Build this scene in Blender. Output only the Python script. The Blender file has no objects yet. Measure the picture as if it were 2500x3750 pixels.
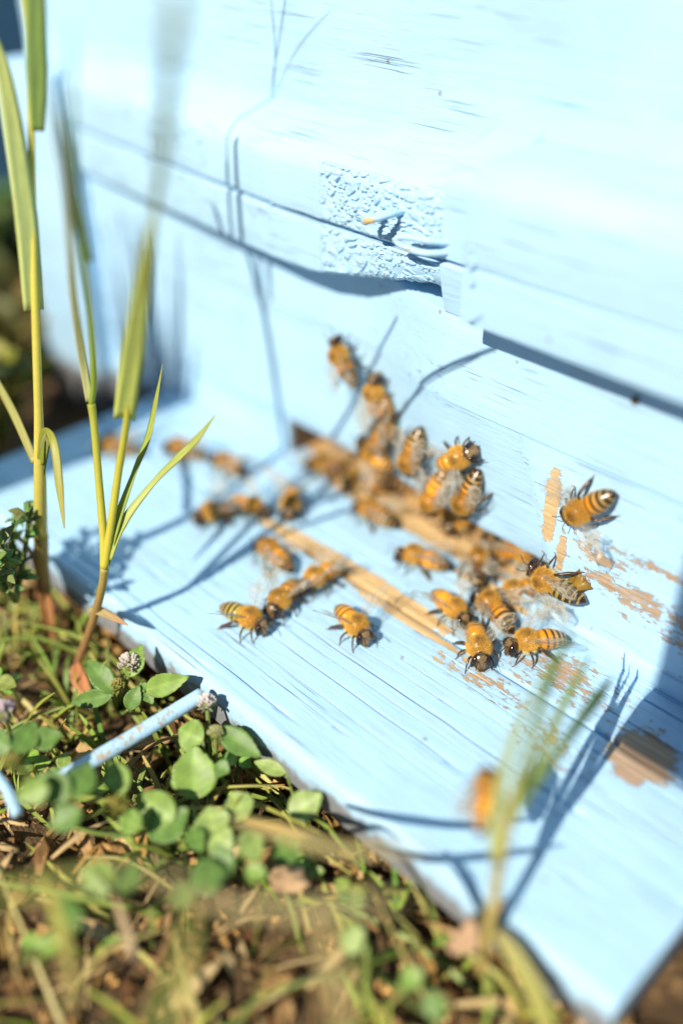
import bpy, bmesh, math, random
from mathutils import Vector, Matrix, noise
R = random.Random(7)
SC = bpy.context.scene
COL = SC.collection
MM = 0.001
GZ = 20.0          # board top lies 20 mm above the soil; builders work in millimetres with the board top at z = 0

# ---------------------------------------------------------------- camera
cam = bpy.data.cameras.new('camera')
cam.sensor_fit = 'VERTICAL'; cam.sensor_height = 36.0; cam.sensor_width = 24.0
cam.lens = 35.0
cam.clip_start = 0.004; cam.clip_end = 60.0
cam.dof.use_dof = True
cam.dof.focus_distance = 0.190
cam.dof.aperture_fstop = 3.4
cam.dof.aperture_blades = 0
co = bpy.data.objects.new('camera', cam); COL.objects.link(co)
PITCH = math.radians(34.75)
q = math.sqrt(.5)
fwd = Vector((-q*math.cos(PITCH), q*math.cos(PITCH), -math.sin(PITCH)))
co.location = (0, 0, (135 + GZ)*MM)
co.rotation_euler = fwd.to_track_quat('-Z', 'Y').to_euler()
SC.camera = co

# ---------------------------------------------------------------- sky, sun, exposure
SUN_EL = math.radians(41)
sun_h = Vector((.13, -.99, 0)).normalized()
to_sun = Vector((sun_h.x*math.cos(SUN_EL), sun_h.y*math.cos(SUN_EL), math.sin(SUN_EL)))
w = bpy.data.worlds.new('World'); SC.world = w; w.use_nodes = True
nt = w.node_tree
bg = nt.nodes['Background']
sky = nt.nodes.new('ShaderNodeTexSky'); sky.sky_type = 'NISHITA'; sky.sun_disc = False
sky.sun_elevation = SUN_EL; sky.sun_rotation = math.atan2(to_sun.x, to_sun.y)
sky.air_density = 1.0; sky.dust_density = 0.1; sky.ozone_density = 4.0
nt.links.new(sky.outputs[0], bg.inputs[0]); bg.inputs[1].default_value = 0.05
sl = bpy.data.lights.new('sun', 'SUN'); sl.energy = 5.0; sl.angle = math.radians(.53); sl.color = (1.0, .91, .77)
so = bpy.data.objects.new('sun', sl); COL.objects.link(so)
so.rotation_euler = to_sun.to_track_quat('Z', 'Y').to_euler(); so.location = (0, -1, 2)
SC.view_settings.view_transform = 'Standard'; SC.view_settings.look = 'None'
SC.view_settings.exposure = 0.31; SC.view_settings.gamma = 1.0
SC.view_settings.use_curve_mapping = False
SC.render.engine = 'CYCLES'
SC.cycles.use_denoising = True
SC.cycles.max_bounces = 6; SC.cycles.use_adaptive_sampling = True; SC.cycles.adaptive_threshold = .012; SC.cycles.transparent_max_bounces = 16
SC.cycles.sample_clamp_indirect = 4.0

# ---------------------------------------------------------------- helpers
def lerp(a, b, t): return a + (b - a)*t
def P(p): return Vector(p)
def abs_m(p): return Vector((p[0]*MM, p[1]*MM, (p[2] + GZ)*MM))

class MB:
    """collects vertices in millimetres (board-top coordinates) and links them as one mesh object"""
    def __init__(s): s.v = []; s.f = []; s.c = []
    def add(s, vs, fs, col=None):
        o = len(s.v); s.v += [Vector(v) for v in vs]; s.f += [tuple(i + o for i in f) for f in fs]
        if col is not None:
            s.c += ([col]*len(vs) if not isinstance(col, list) else col)
    def mesh(s, name, origin=(0, 0, 0), smooth=True):
        me = bpy.data.meshes.new(name); o = Vector(origin)
        me.from_pydata([((v - o)*MM)[:] for v in s.v], [], s.f)
        if s.c and len(s.c) == len(s.v):
            a = me.color_attributes.new('col', 'FLOAT_COLOR', 'POINT')
            flat = []
            for c in s.c: flat += [c[0], c[1], c[2], 1.0]
            a.data.foreach_set('color', flat)
        if smooth: me.polygons.foreach_set('use_smooth', [True]*len(me.polygons))
        me.update(); return me
    def build(s, name, mat, parent=None, origin=None, smooth=True, sharp=None):
        if origin is None:
            origin = parent['o'][:] if (parent is not None and 'o' in parent) else (0, 0, 0)
        me = s.mesh(name, origin, smooth); me.materials.append(mat)
        if sharp: 
            try: me.set_sharp_from_angle(angle=math.radians(sharp))
            except Exception: pass
        ob = bpy.data.objects.new(name, me); COL.objects.link(ob)
        if parent is not None: ob.parent = parent
        else: ob.location = abs_m(origin)
        return ob

def tag(o, label, cat, group=None, kind=None):
    if label: o['label'] = label
    if cat: o['category'] = cat
    if group: o['group'] = group
    if kind: o['kind'] = kind
    return o
def thing(name, origin, label, cat, group=None):
    o = bpy.data.objects.new(name, None); COL.objects.link(o)
    o.empty_display_size = .005
    o.location = abs_m(origin); o['o'] = list(map(float, origin))
    return tag(o, label, cat, group)

def tube(mb, pts, rad, n=8, col=None, squash=1.0):
    pts = [Vector(p) for p in pts]
    if not isinstance(rad, (list, tuple)): rad = [rad]*len(pts)
    vs = []; fs = []; cs = []
    prev = None
    for i, p in enumerate(pts):
        t = (pts[min(i+1, len(pts)-1)] - pts[max(i-1, 0)]).normalized()
        if prev is None:
            a = t.orthogonal().normalized()
        else:
            a = (prev - t*prev.dot(t)).normalized()
        prev = a; b = t.cross(a)
        for k in range(n):
            th = 2*math.pi*k/n
            vs.append(p + (a*math.cos(th) + b*math.sin(th)*squash)*rad[i])
            if isinstance(col, list): cs.append(col[i])
    for i in range(len(pts)-1):
        for k in range(n):
            fs.append((i*n+k, i*n+(k+1) % n, (i+1)*n+(k+1) % n, (i+1)*n+k))
    fs.append(tuple(range(n-1, -1, -1))); fs.append(tuple((len(pts)-1)*n + k for k in range(n)))
    mb.add(vs, fs, cs if isinstance(col, list) else col)

def spline(pts, m=6):
    pts = [Vector(p) for p in pts]; out = []
    for i in range(len(pts)-1):
        p0 = pts[max(i-1, 0)]; p1 = pts[i]; p2 = pts[i+1]; p3 = pts[min(i+2, len(pts)-1)]
        for k in range(m):
            t = k/m
            out.append(.5*((2*p1) + (p2-p0)*t + (2*p0-5*p1+4*p2-p3)*t*t + (-p0+3*p1-3*p2+p3)*t**3))
    out.append(pts[-1]); return out
def interp(xs, m):
    out = []
    for i in range(len(xs)-1):
        for k in range(m): out.append(lerp(xs[i], xs[i+1], k/m))
    out.append(xs[-1]); return out

def blade(mb, pts, widths, face, col, thick=.16, fold=.25, m=6, twist=0.0, tip=None):
    """grass blade: lens-shaped closed section along a spline; face = vector the broad side looks to"""
    n0 = len(pts); pts = spline(pts, m); ws = interp(widths, m); N = len(pts)
    vs = []; fs = []; cs = []; fc = Vector(face).normalized()
    for i, p in enumerate(pts):
        t = (pts[min(i+1, N-1)] - pts[max(i-1, 0)]).normalized()
        s = t.cross(fc)
        if s.length < 1e-4: s = t.orthogonal()
        s.normalize(); nrm = s.cross(t).normalized()
        if twist:
            a = twist*i/(N-1); s, nrm = s*math.cos(a)+nrm*math.sin(a), nrm*math.cos(a)-s*math.sin(a)
        h = ws[i]*.5; th = thick*.5*min(1, .3+ws[i]/1.0)
        for (sx, sn) in ((-1, fold*h), (-.5, fold*h*.45+th), (0, th), (.5, fold*h*.45+th), (1, fold*h), (.5, fold*h*.45-th), (0, -th), (-.5, fold*h*.45-th)):
            vs.append(p + s*h*sx + nrm*sn)
            f = i/(N-1); c = Vector(col)
            if tip is not None: c = c.lerp(Vector(tip), f**2)
            k = 1 + .12*math.sin(i*.9 + sx*7); cs.append(tuple(c*k))
    for i in range(N-1):
        for k in range(8): fs.append((i*8+k, i*8+(k+1) % 8, (i+1)*8+(k+1) % 8, (i+1)*8+k))
    fs.append(tuple(range(7, -1, -1))); fs.append(tuple((N-1)*8+k for k in range(8)))
    mb.add(vs, fs, cs)

def ellipsoid(mb, c, r, n=12, m=8, col=None, rot=None):
    vs = []; fs = []
    for i in range(m+1):
        ph = math.pi*i/m
        for k in range(n):
            th = 2*math.pi*k/n
            v = Vector((r[0]*math.sin(ph)*math.cos(th), r[1]*math.sin(ph)*math.sin(th), r[2]*math.cos(ph)))
            if rot is not None: v = rot @ v
            vs.append(Vector(c)+v)
    for i in range(m):
        for k in range(n): fs.append((i*n+k, (i+1)*n+k, (i+1)*n+(k+1) % n, i*n+(k+1) % n))
    mb.add(vs, fs, col)

def sweep_x(mb, xs, section, cap=True):
    """section(x) -> closed list of (y, z); swept along x"""
    rows = [section(x) for x in xs]; n = len(rows[0])
    vs = [Vector((x, a, b)) for x, r in zip(xs, rows) for (a, b) in r]; fs = []
    for i in range(len(xs)-1):
        for k in range(n): fs.append((i*n+k, (i+1)*n+k, (i+1)*n+(k+1) % n, i*n+(k+1) % n))
    if cap:
        fs.append(tuple(range(n))); fs.append(tuple((len(xs)-1)*n+k for k in range(n-1, -1, -1)))
    mb.add(vs, fs)

def box(mb, x0, x1, y0, y1, z0, z1, bev=.5):
    b = bev
    sec = [(y0, z0+b), (y0+.3*b, z0+.3*b), (y0+b, z0), (y1-b, z0), (y1-.3*b, z0+.3*b), (y1, z0+b), (y1, z1-b), (y1-.3*b, z1-.3*b), (y1-b, z1), (y0+b, z1), (y0+.3*b, z1-.3*b), (y0, z1-b)]
    cy, cz = (y0+y1)/2, (z0+z1)/2
    def s(x):
        k = 1
        return sec
    xs = [x0+b, x1-b]
    mb2 = MB(); sweep_x(mb2, xs, s, cap=False); n = len(sec)
    ins = []
    for (a, c) in sec:
        ins.append((cy+(a-cy)*(1-2*b/max(y1-y0, 2.2*b)), cz+(c-cz)*(1-2*b/max(z1-z0, 2.2*b))))
    vs = mb2.v + [Vector((x0, a, c)) for a, c in ins] + [Vector((x1, a, c)) for a, c in ins]
    fs = list(mb2.f)
    for k in range(n):
        j = (k+1) % n
        fs.append((2*n+k, k, j, 2*n+j)); fs.append((n+k, 3*n+k, 3*n+j, n+j))
    fs.append(tuple(2*n+k for k in range(n))); fs.append(tuple(3*n+k for k in range(n-1, -1, -1)))
    mb.add(vs, fs)

def nz(x, y=0, z=0): return noise.noise(Vector((x, y, z)))
def fr(a, b, n): return [a + (b-a)*i/n for i in range(n+1)]

# ---------------------------------------------------------------- material helpers
def new_mat(name):
    m = bpy.data.materials.new(name); m.use_nodes = True
    t = m.node_tree; t.nodes.clear()
    out = t.nodes.new('ShaderNodeOutputMaterial'); b = t.nodes.new('ShaderNodeBsdfPrincipled')
    t.links.new(b.outputs[0], out.inputs[0]); return m, t, b, out
class NT:
    def __init__(s, t): s.t = t
    def n(s, k, **kw):
        x = s.t.nodes.new(k)
        for a, v in kw.items(): setattr(x, a, v)
        return x
    def sock(s, node, i, v):
        if isinstance(v, bpy.types.NodeSocket): s.t.links.new(v, node.inputs[i])
        else: node.inputs[i].default_value = v
    def math(s, op, a, b=0.0, c=None, clamp=False):
        x = s.n('ShaderNodeMath', operation=op); x.use_clamp = clamp; s.sock(x, 0, a); s.sock(x, 1, b)
        if c is not None: s.sock(x, 2, c)
        return x.outputs[0]
    def vmath(s, op, a, b=None):
        x = s.n('ShaderNodeVectorMath', operation=op); s.sock(x, 0, a)
        if b is not None: s.sock(x, 1, b)
        return x
    def noise(s, vec, scale, detail=3, rough=.55):
        x = s.n('ShaderNodeTexNoise'); s.sock(x, 0, vec); x.inputs['Scale'].default_value = scale
        x.inputs['Detail'].default_value = detail; x.inputs['Roughness'].default_value = rough; return x.outputs[0]
    def map(s, vec, scale): 
        return s.vmath('MULTIPLY', vec, tuple(scale)).outputs[0]
    def ramp(s, f, stops):
        x = s.n('ShaderNodeValToRGB'); s.sock(x, 0, f); e = x.color_ramp.elements
        while len(e) < len(stops): e.new(.5)
        for i, (p, c) in enumerate(stops): e[i].position = p; e[i].color = (c[0], c[1], c[2], 1) if not isinstance(c, float) else (c, c, c, 1)
        return x.outputs[0]
    def mix(s, f, a, b):
        x = s.n('ShaderNodeMix', data_type='RGBA'); s.sock(x, 0, f)
        for i, v in ((6, a), (7, b)):
            if isinstance(v, bpy.types.NodeSocket): s.t.links.new(v, x.inputs[i])
            else: x.inputs[i].default_value = (v[0], v[1], v[2], 1)
        return x.outputs[2]
    def sstep(s, v, a, b):
        x = s.n('ShaderNodeMapRange', interpolation_type='SMOOTHSTEP'); s.sock(x, 0, v)
        x.inputs[1].default_value = a; x.inputs[2].default_value = b; return x.outputs[0]

PAINT = (.44, .684, .90)
def paint_material(name, patches, flecks=.0, rough_patch=None, paint=PAINT, grain=1.4):
    """weathered light-blue paint over wood. patches: (centre mm, half-size mm, strength) where the paint has worn off"""
    m, t, b, out = new_mat(name); N = NT(t)
    g = N.n('ShaderNodeNewGeometry').outputs['Position']
    pos = N.vmath('SUBTRACT', N.vmath('SCALE', g).outputs[0], (0, 0, GZ))
    pos.inputs[0].links[0].from_node.inputs['Scale'].default_value = 1000.0
    p = pos.outputs[0]                                   # millimetres, board-top coordinates
    gr = N.map(p, (.05, 1, 1))                           # stretched along the grain
    n_f = N.noise(gr, 3.2, 4, .6); n_m = N.noise(gr, .75, 4, .6); n_c = N.noise(p, .035, 3)
    n_p = N.noise(N.map(p, (.28, 1, 1)), .55, 5, .65); n_iso = N.noise(p, .5, 4)
    col = N.mix(N.sstep(n_c, .3, .7), tuple(c*.94 for c in paint), tuple(min(1, c*1.04) for c in paint))
    lines = N.math('MULTIPLY', N.sstep(N.noise(N.map(p, (.022, 1, 1)), 2.1, 3, .5), .60, .70), N.sstep(N.noise(N.map(p, (.06, .25, .25)), .5, 2), .42, .62))
    col = N.mix(N.math('MULTIPLY', N.sstep(n_f, .58, .74), .42*grain), col, tuple(c*.66 for c in paint))
    col = N.mix(N.math('MULTIPLY', lines, .6*grain), col, tuple(c*.36 for c in paint))
    vs_ = N.n('ShaderNodeTexVoronoi'); vs_.inputs['Scale'].default_value = .16; t.links.new(p, vs_.inputs[0])
    sr = N.n('ShaderNodeSeparateColor'); t.links.new(vs_.outputs['Color'], sr.inputs[0])
    dots = N.math('MULTIPLY', N.sstep(N.math('ADD', vs_.outputs['Distance'], N.math('MULTIPLY', n_iso, .09)), .135, .10), N.math('GREATER_THAN', sr.outputs[0], .72))
    col = N.mix(N.math('MULTIPLY', dots, .55), col, (.20, .13, .07))
    grime = N.math('MULTIPLY', N.sstep(N.noise(N.map(p, (.3, 1, 1)), .11, 5, .65), .50, .72), .16)
    col = N.mix(grime, col, (.34, .36, .34))
    sz_ = N.n('ShaderNodeSeparateXYZ'); t.links.new(p, sz_.inputs[0])
    mud = N.math('MULTIPLY', N.sstep(N.math('ADD', N.math('MULTIPLY', sz_.outputs[2], -.085), N.noise(p, .22, 5, .65)), .72, 1.0), .75)
    col = N.mix(mud, col, (.17, .105, .055))
    mask = None
    for (c, h, k) in patches:
        d = N.vmath('DIVIDE', N.vmath('SUBTRACT', p, tuple(c)).outputs[0], tuple(h)).outputs[0]
        l = N.vmath('LENGTH', d).outputs['Value']
        v = N.math('MULTIPLY', N.math('SUBTRACT', 1.0, l), k)
        v = N.math('MINIMUM', v, .55*k + .2)
        mask = v if mask is None else N.math('MAXIMUM', mask, v)
    bare = None
    n_d = N.noise(N.map(p, (.35, 1, 1)), 1.7, 4, .7)
    nn = N.math('ADD', N.math('ADD', N.math('MULTIPLY', n_p, .58), N.math('MULTIPLY', n_d, .54)), N.math('MULTIPLY', n_iso, .27))
    if mask is None: mask = N.math('ADD', -1.0 + flecks, 0.0)
    else: mask = N.math('MAXIMUM', mask, -1.0 + flecks)
    bare = N.sstep(N.math('ADD', nn, N.math('MULTIPLY', mask, .45)), .79, .85)
    wood = N.ramp(N.noise(gr, 1.6, 4, .7), [(.25, (.42, .26, .125)), (.5, (.64, .44, .21)), (.72, (.78, .58, .33))])
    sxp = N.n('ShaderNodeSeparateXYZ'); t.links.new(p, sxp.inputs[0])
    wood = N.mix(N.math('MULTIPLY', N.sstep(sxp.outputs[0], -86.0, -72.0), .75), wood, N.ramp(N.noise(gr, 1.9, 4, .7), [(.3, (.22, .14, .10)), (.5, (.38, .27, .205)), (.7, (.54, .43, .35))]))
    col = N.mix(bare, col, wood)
    t.links.new(col, b.inputs['Base Color'])
    b.inputs['Roughness'].default_value = .55; b.inputs['Specular IOR Level'].default_value = .3
    hgt = N.math('ADD', N.math('MULTIPLY', n_f, .10*grain), N.math('MULTIPLY', n_m, .16*grain))
    hgt = N.math('ADD', hgt, N.math('MULTIPLY', N.noise(p, 2.2, 3), .05))
    hgt = N.math('SUBTRACT', hgt, N.math('MULTIPLY', bare, .16))
    hgt = N.math('SUBTRACT', hgt, N.math('MULTIPLY', lines, .14*grain))
    if rough_patch:
        c, h = rough_patch
        d = N.vmath('DIVIDE', N.vmath('SUBTRACT', p, tuple(c)).outputs[0], tuple(h)).outputs[0]
        ad = N.vmath('ABSOLUTE', d).outputs[0]; sx = N.n('ShaderNodeSeparateXYZ'); t.links.new(ad, sx.inputs[0])
        mx = N.math('MAXIMUM', sx.outputs[0], sx.outputs[2])
        rm = N.sstep(N.math('ADD', mx, N.math('MULTIPLY', N.math('SUBTRACT', N.noise(p, .3, 4, .6), .5), .45)), 1.08, .88)
        wn = N.n('ShaderNodeTexNoise'); wn.inputs['Scale'].default_value = .5; wn.inputs['Detail'].default_value = 5; t.links.new(p, wn.inputs[0])
        wv = N.vmath('SCALE', wn.outputs['Color']); wv.inputs['Scale'].default_value = 1.5
        cracks = []
        for sc_, st_ in ((.40, (.8, .2, 1.7)), (.5, (1.6, .2, .8))):
            vo = N.n('ShaderNodeTexVoronoi', feature='DISTANCE_TO_EDGE'); vo.inputs['Scale'].default_value = sc_
            t.links.new(N.vmath('ADD', N.map(p, st_), wv.outputs[0]).outputs[0], vo.inputs[0])
            cracks.append(N.sstep(vo.outputs[0], .085, .0))
        sel = N.noise(p, .22, 3)
        crack = N.math('ADD', N.math('MULTIPLY', cracks[0], N.sstep(sel, .40, .56)), N.math('MULTIPLY', cracks[1], N.sstep(sel, .60, .46)), clamp=True)
        crack = N.math('MULTIPLY', crack, N.sstep(N.noise(p, .6, 2), .38, .58))
        hgt = N.math('ADD', hgt, N.math('MULTIPLY', rm, N.math('SUBTRACT', N.math('MULTIPLY', N.noise(p, .42, 4, .55), 1.0), N.math('MULTIPLY', crack, .6))))
        col2 = N.mix(N.math('MULTIPLY', N.math('MULTIPLY', crack, rm), .55), col, (.10, .27, .40))
        t.links.new(col2, b.inputs['Base Color'])
    bp = N.n('ShaderNodeBump'); bp.inputs['Strength'].default_value = .8; bp.inputs['Distance'].default_value = .001
    t.links.new(hgt, bp.inputs['Height']); t.links.new(bp.outputs[0], b.inputs['Normal'])
    return m

def wood_material(name, stops=((.25, (.24, .13, .05)), (.5, (.50, .31, .13)), (.75, (.66, .43, .2)))):
    m, t, b, out = new_mat(name); N = NT(t)
    g = N.n('ShaderNodeNewGeometry').outputs['Position']
    p = N.map(g, (50, 1000, 1000)); n1 = N.noise(p, 1.1, 5, .65)
    t.links.new(N.ramp(n1, list(stops)), b.inputs['Base Color']); b.inputs['Roughness'].default_value = .75
    bp = N.n('ShaderNodeBump'); bp.inputs['Strength'].default_value = .5; bp.inputs['Distance'].default_value = .0004
    t.links.new(n1, bp.inputs['Height']); t.links.new(bp.outputs[0], b.inputs['Normal']); return m

def attr_material(name, rough=.6, trans=0.0, spec=.4, bump=0.0, scale=700, var=.25, sheen=0.0, tint=1.0, vary=0.0):
    m, t, b, out = new_mat(name); N = NT(t)
    a = N.n('ShaderNodeAttribute', attribute_name='col').outputs[0]
    g = N.n('ShaderNodeNewGeometry').outputs['Position']
    n1 = N.noise(g, scale, 3)
    k = N.math('ADD', 1-var*.5, N.math('MULTIPLY', n1, var))
    if vary:
        rnd = N.n('ShaderNodeObjectInfo').outputs['Random']
        k = N.math('MULTIPLY', k, N.math('ADD', 1 - vary*.7, N.math('MULTIPLY', rnd, vary)))
    col = N.vmath('SCALE', a); t.links.new(k, col.inputs['Scale'])
    c = col.outputs[0]
    t.links.new(c, b.inputs['Base Color']); b.inputs['Roughness'].default_value = rough; b.inputs['Specular IOR Level'].default_value = spec
    if sheen: b.inputs['Sheen Weight'].default_value = sheen
    if bump:
        bp = N.n('ShaderNodeBump'); bp.inputs['Strength'].default_value = bump; bp.inputs['Distance'].default_value = .0003
        t.links.new(n1, bp.inputs['Height']); t.links.new(bp.outputs[0], b.inputs['Normal'])
    if trans:
        tr = N.n('ShaderNodeBsdfTranslucent'); t.links.new(N.mix(.5, c, (.35, .42, .05)), tr.inputs[0])
        mx = N.n('ShaderNodeMixShader'); mx.inputs[0].default_value = trans
        t.links.new(b.outputs[0], mx.inputs[1]); t.links.new(tr.outputs[0], mx.inputs[2]); t.links.new(mx.outputs[0], out.inputs[0])
    return m

def flat_material(name, col, rough=.5, metal=0.0, spec=.5):
    m, t, b, out = new_mat(name); N = NT(t)
    g = N.n('ShaderNodeNewGeometry').outputs['Position']
    n1 = N.noise(g, 900, 3)
    t.links.new(N.mix(n1, tuple(c*.75 for c in col), tuple(min(1, c*1.2) for c in col)), b.inputs['Base Color'])
    b.inputs['Roughness'].default_value = rough; b.inputs['Metallic'].default_value = metal; b.inputs['Specular IOR Level'].default_value = spec
    return m

M = {}
M['wall'] = paint_material('blue_wall_paint', [((-63, 140.5, 17), (17, 6, 4.2), .45), ((-71, 140.5, 22), (9, 6, 2.6), .62), ((-82.5, 141.5, 28), (2.2, 9, 11), 1.35), ((-78.8, 141.5, 19), (1.4, 9, 6), 1.2), ((-50, 140.5, 12), (18, 6, 3), .48), ((-55, 140.5, 25), (18, 5, 2.0), .42)], flecks=.0)
M['rim'] = paint_material('blue_rim_paint', [])
M['upper'] = paint_material('blue_upper_paint', [])
M['board'] = paint_material('blue_landing_paint', [((-120, 122.9, 0), (33, 3.3, 6), 2.6), ((-100, 119.5, 0), (22, 1.1, 6), 1.3), ((-120, 144.4, 0), (34, 2.0, 6), 1.5), ((-92, 139.6, 0), (15, 2.3, 6), 1.7),
                                                    ((-47, 121.5, 0), (7.5, 8.5, 5), 1.25), ((-66.5, 141.5, 1), (7, 3, 3), 1.0), ((-69, 129, 0), (18, 9, 5), .40), ((-78, 117, 0), (18, 5, 5), .34), ((-60, 112, 0), (10, 6, 5), .35), ((-126, 148, 0), (42, 4.5, 3), 2.2), ((-160, 137, 0), (12, .8, 4), 1.2)], flecks=.0)
M['plain'] = paint_material('blue_plain_paint', [])
M['neighbour'] = paint_material('dark_blue_paint', [], paint=(.10, .28, .48))
M['metal_paint'] = paint_material('blue_metal_paint', [((-123.6, 130.6, 74.8), (2.0, 1.2, .9), 1.8), ((-150, 62, -6), (60, 60, 30), .22), ((-116, 133, 72), (3, 2, 2), .3)], grain=.5)
M['wood'] = wood_material('bare_wood')
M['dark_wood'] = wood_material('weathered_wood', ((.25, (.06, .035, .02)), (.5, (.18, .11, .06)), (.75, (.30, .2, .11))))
M['leaf'] = attr_material('leaf_green', rough=.45, trans=.24, spec=.4, bump=.15, scale=500)
M['stem'] = attr_material('grass_stem', rough=.5, trans=.12, spec=.35, scale=900)
M['dry'] = attr_material('dry_plant', rough=.8, trans=.15, spec=.2, bump=.3, scale=900, var=.6)
M['soil_bits'] = attr_material('soil_clods', rough=.95, spec=.1, bump=.6, scale=900, var=.9)
M['petal'] = attr_material('petals', rough=.6, trans=.3, spec=.2)

# ---------------------------------------------------------------- ground
def make_ground():
    m, t, b, out = new_mat('soil'); N = NT(t)
    g = N.n('ShaderNodeNewGeometry').outputs['Position']
    n1 = N.noise(g, 130, 6, .7); n2 = N.noise(g, 12, 3)
    c = N.ramp(n1, [(.3, (.025, .012, .006)), (.5, (.10, .052, .022)), (.68, (.30, .175, .075))])
    t.links.new(N.mix(N.math('MULTIPLY', n2, .5), c, (.10, .075, .03)), b.inputs['Base Color']); b.inputs['Roughness'].default_value = .95
    bp = N.n('ShaderNodeBump'); bp.inputs['Strength'].default_value = 1; bp.inputs['Distance'].default_value = .003
    t.links.new(n1, bp.inputs['Height']); t.links.new(bp.outputs[0], b.inputs['Normal'])
    def axis(c, n):
        return [c + 20*math.sinh(i/n*7.6) for i in range(-n, n+1)]
    xs = axis(-100, 75); ys = axis(50, 75); mb = MB()
    vs = []
    for y in ys:
        for x in xs:
            r = math.hypot(x+100, y-50)
            k = 1.0 if r < 400 else max(0, 1-(r-400)/600)
            inside = 1.0
            z = -20 + k*(2.4*nz(x*.06, y*.06) + 1.6*nz(x*.16, y*.16, 3) + .8*nz(x*.4, y*.4, 5)) + 6*max(0, min(1, (r-600)/3000))*nz(x*.002, y*.002)
            if -320 < x < 120 and y > 128: z = min(z, -20.5)
            vs.append((x, y, z))
    W = len(xs); fs = [(j*W+i, j*W+i+1, (j+1)*W+i+1, (j+1)*W+i) for j in range(len(ys)-1) for i in range(W-1)]
    mb.add(vs, fs); o = mb.build('ground', m, origin=(0, 0, 0)); o['kind'] = 'structure'
    o['label'] = 'bare brown soil in front of the blue hive'
    return o
make_ground()

# ---------------------------------------------------------------- beehive
HV = thing('beehive', (-158, 145, -20), 'light blue painted wooden beehive with worn landing board', 'beehive')
def part(name, mb, mat, sharp=35, label=None):
    o = mb.build(name, mat, HV, sharp=sharp)
    if label: o['label'] = label
    return o

XL, XR = -274.0, 95.0
# upper wall, set back behind the rim
mb = MB()
xs = fr(XL, XR, 90); zs = [79, 82] + fr(84, 105, 14) + [112, 130, 160, 200, 250]
def up_sec(x):
    r = []
    for z in zs:
        cr = .35*math.exp(-((z-103.2-.3*nz(x*.08))/.22)**2)*max(0, 1-abs(x+116)/30)
        r.append((151 + .25*nz(x*.02, z*.15) + cr, z))
    return r + [(171, 250), (171, 79)]
sweep_x(mb, fr(XL, XR, 200), up_sec); part('wall_board', mb, M['upper'])

XE = -111.6   # vertical edge of the proud front plate
def sstep(a, b, x):
    t = max(0, min(1, (x-a)/(b-a))); return t*t*(3-2*t)
def l_top(x): return lerp(147.0, 139.0, sstep(-142, -108, x))
# rim boards left of the plate: upper and lower strip with an open seam between
def rim_y(x): return lerp(144.0, 137.3, max(0, min(1, (x+246)/90))) + .15*nz(x*.06, 9)
def rim_top(x):
    dz = .25*nz(x*.05, 2); y0 = rim_y(x)
    zb = 68.9 + .25*nz(x*.09, 5) + .12*nz(x*.5, 5)
    zt = 79.5
    return [(y0+.5, zb), (y0+.12, zb+.3), (y0, zb+.9), (y0, 72), (y0+.05, 75), (y0, 78), (y0+.25, zt-.4), (y0+.9, zt+.8), (y0+2.2, zt+2.2), (y0+4, zt+3.4), (max(y0+8, 148), zt+5.0), (151.2, zt+6.4), (151.4, zt+6.4), (151.4, zb)]
mb = MB(); sweep_x(mb, fr(-246, XE, 170), rim_top); part('rim_board', mb, M['rim'], label='upper rim strip with a patch of crackled paint')
def rim_low(x):
    k = max(0, min(1, (x+147)/35))            # the lower edge is broken away towards the plate
    chip = .5*nz(x*.35, 1) + .4*nz(x*.9, 4) + .25*nz(x*2.3, 7)
    y0 = rim_y(x)
    zb = lerp(57.2, 63.4, k) + chip*(.2+.9*k)
    yb = lerp(y0, l_top(x)-.2, k*k*k)
    zt = 68.1 + .25*nz(x*.09, 5) + .12*nz(x*.5, 5)
    w = sstep(-160, -150, x)*(1-sstep(-141, -139, x))
    zt -= .35*w
    return [(yb+.5, zb), (yb+.1, zb+.35), (lerp(y0, yb, .7), zb+1.0), (lerp(y0, yb, .2), lerp(zb, zt, .45)), (y0+.1, lerp(zb, zt, .75)), (y0+.15, zt-.6), (y0+.6, zt-.1), (y0+1.6, zt), (157, zt), (157, zb)]
mb = MB(); sweep_x(mb, fr(-246, XE, 170), rim_low); part('rim_board', mb, M['rim'], label='lower rim strip with its bottom edge broken away')
# proud plate on the right, with its own seam and overhanging lip
def plate_k(x): return sstep(-102.6, -100.6, x)          # right of here the plate stands proud of the wall
def pz(z, k): return lerp(z, 135-(135-z)*.948, k)
def plate_y(x): return lerp(136.9, 129.8, plate_k(x)) + .1*nz(x*.05, 4)
mb = MB()
def plate_hi(x):
    k = plate_k(x); y0 = plate_y(x); zb = pz(69.4, k) + .15*nz(x*.1, 3)
    return [(y0+.5, zb), (y0+.1, zb+.3), (y0, zb+1), (y0, pz(76, k)), (y0+.1, pz(80, k)), (y0+.2, pz(82.5, k)), (y0+.8, pz(84.3, k)), (y0+2.4, pz(85.8, k)), (y0+5.5, pz(87.2, k)), (151.3, 90), (151.5, 90), (151.5, zb)]
XP = fr(XE+.05, -103, 30) + fr(-102.7, -100.4, 12) + fr(-100, XR, 110)
sweep_x(mb, XP, plate_hi); part('front_plate', mb, M['plain'])
mb = MB()
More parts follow.
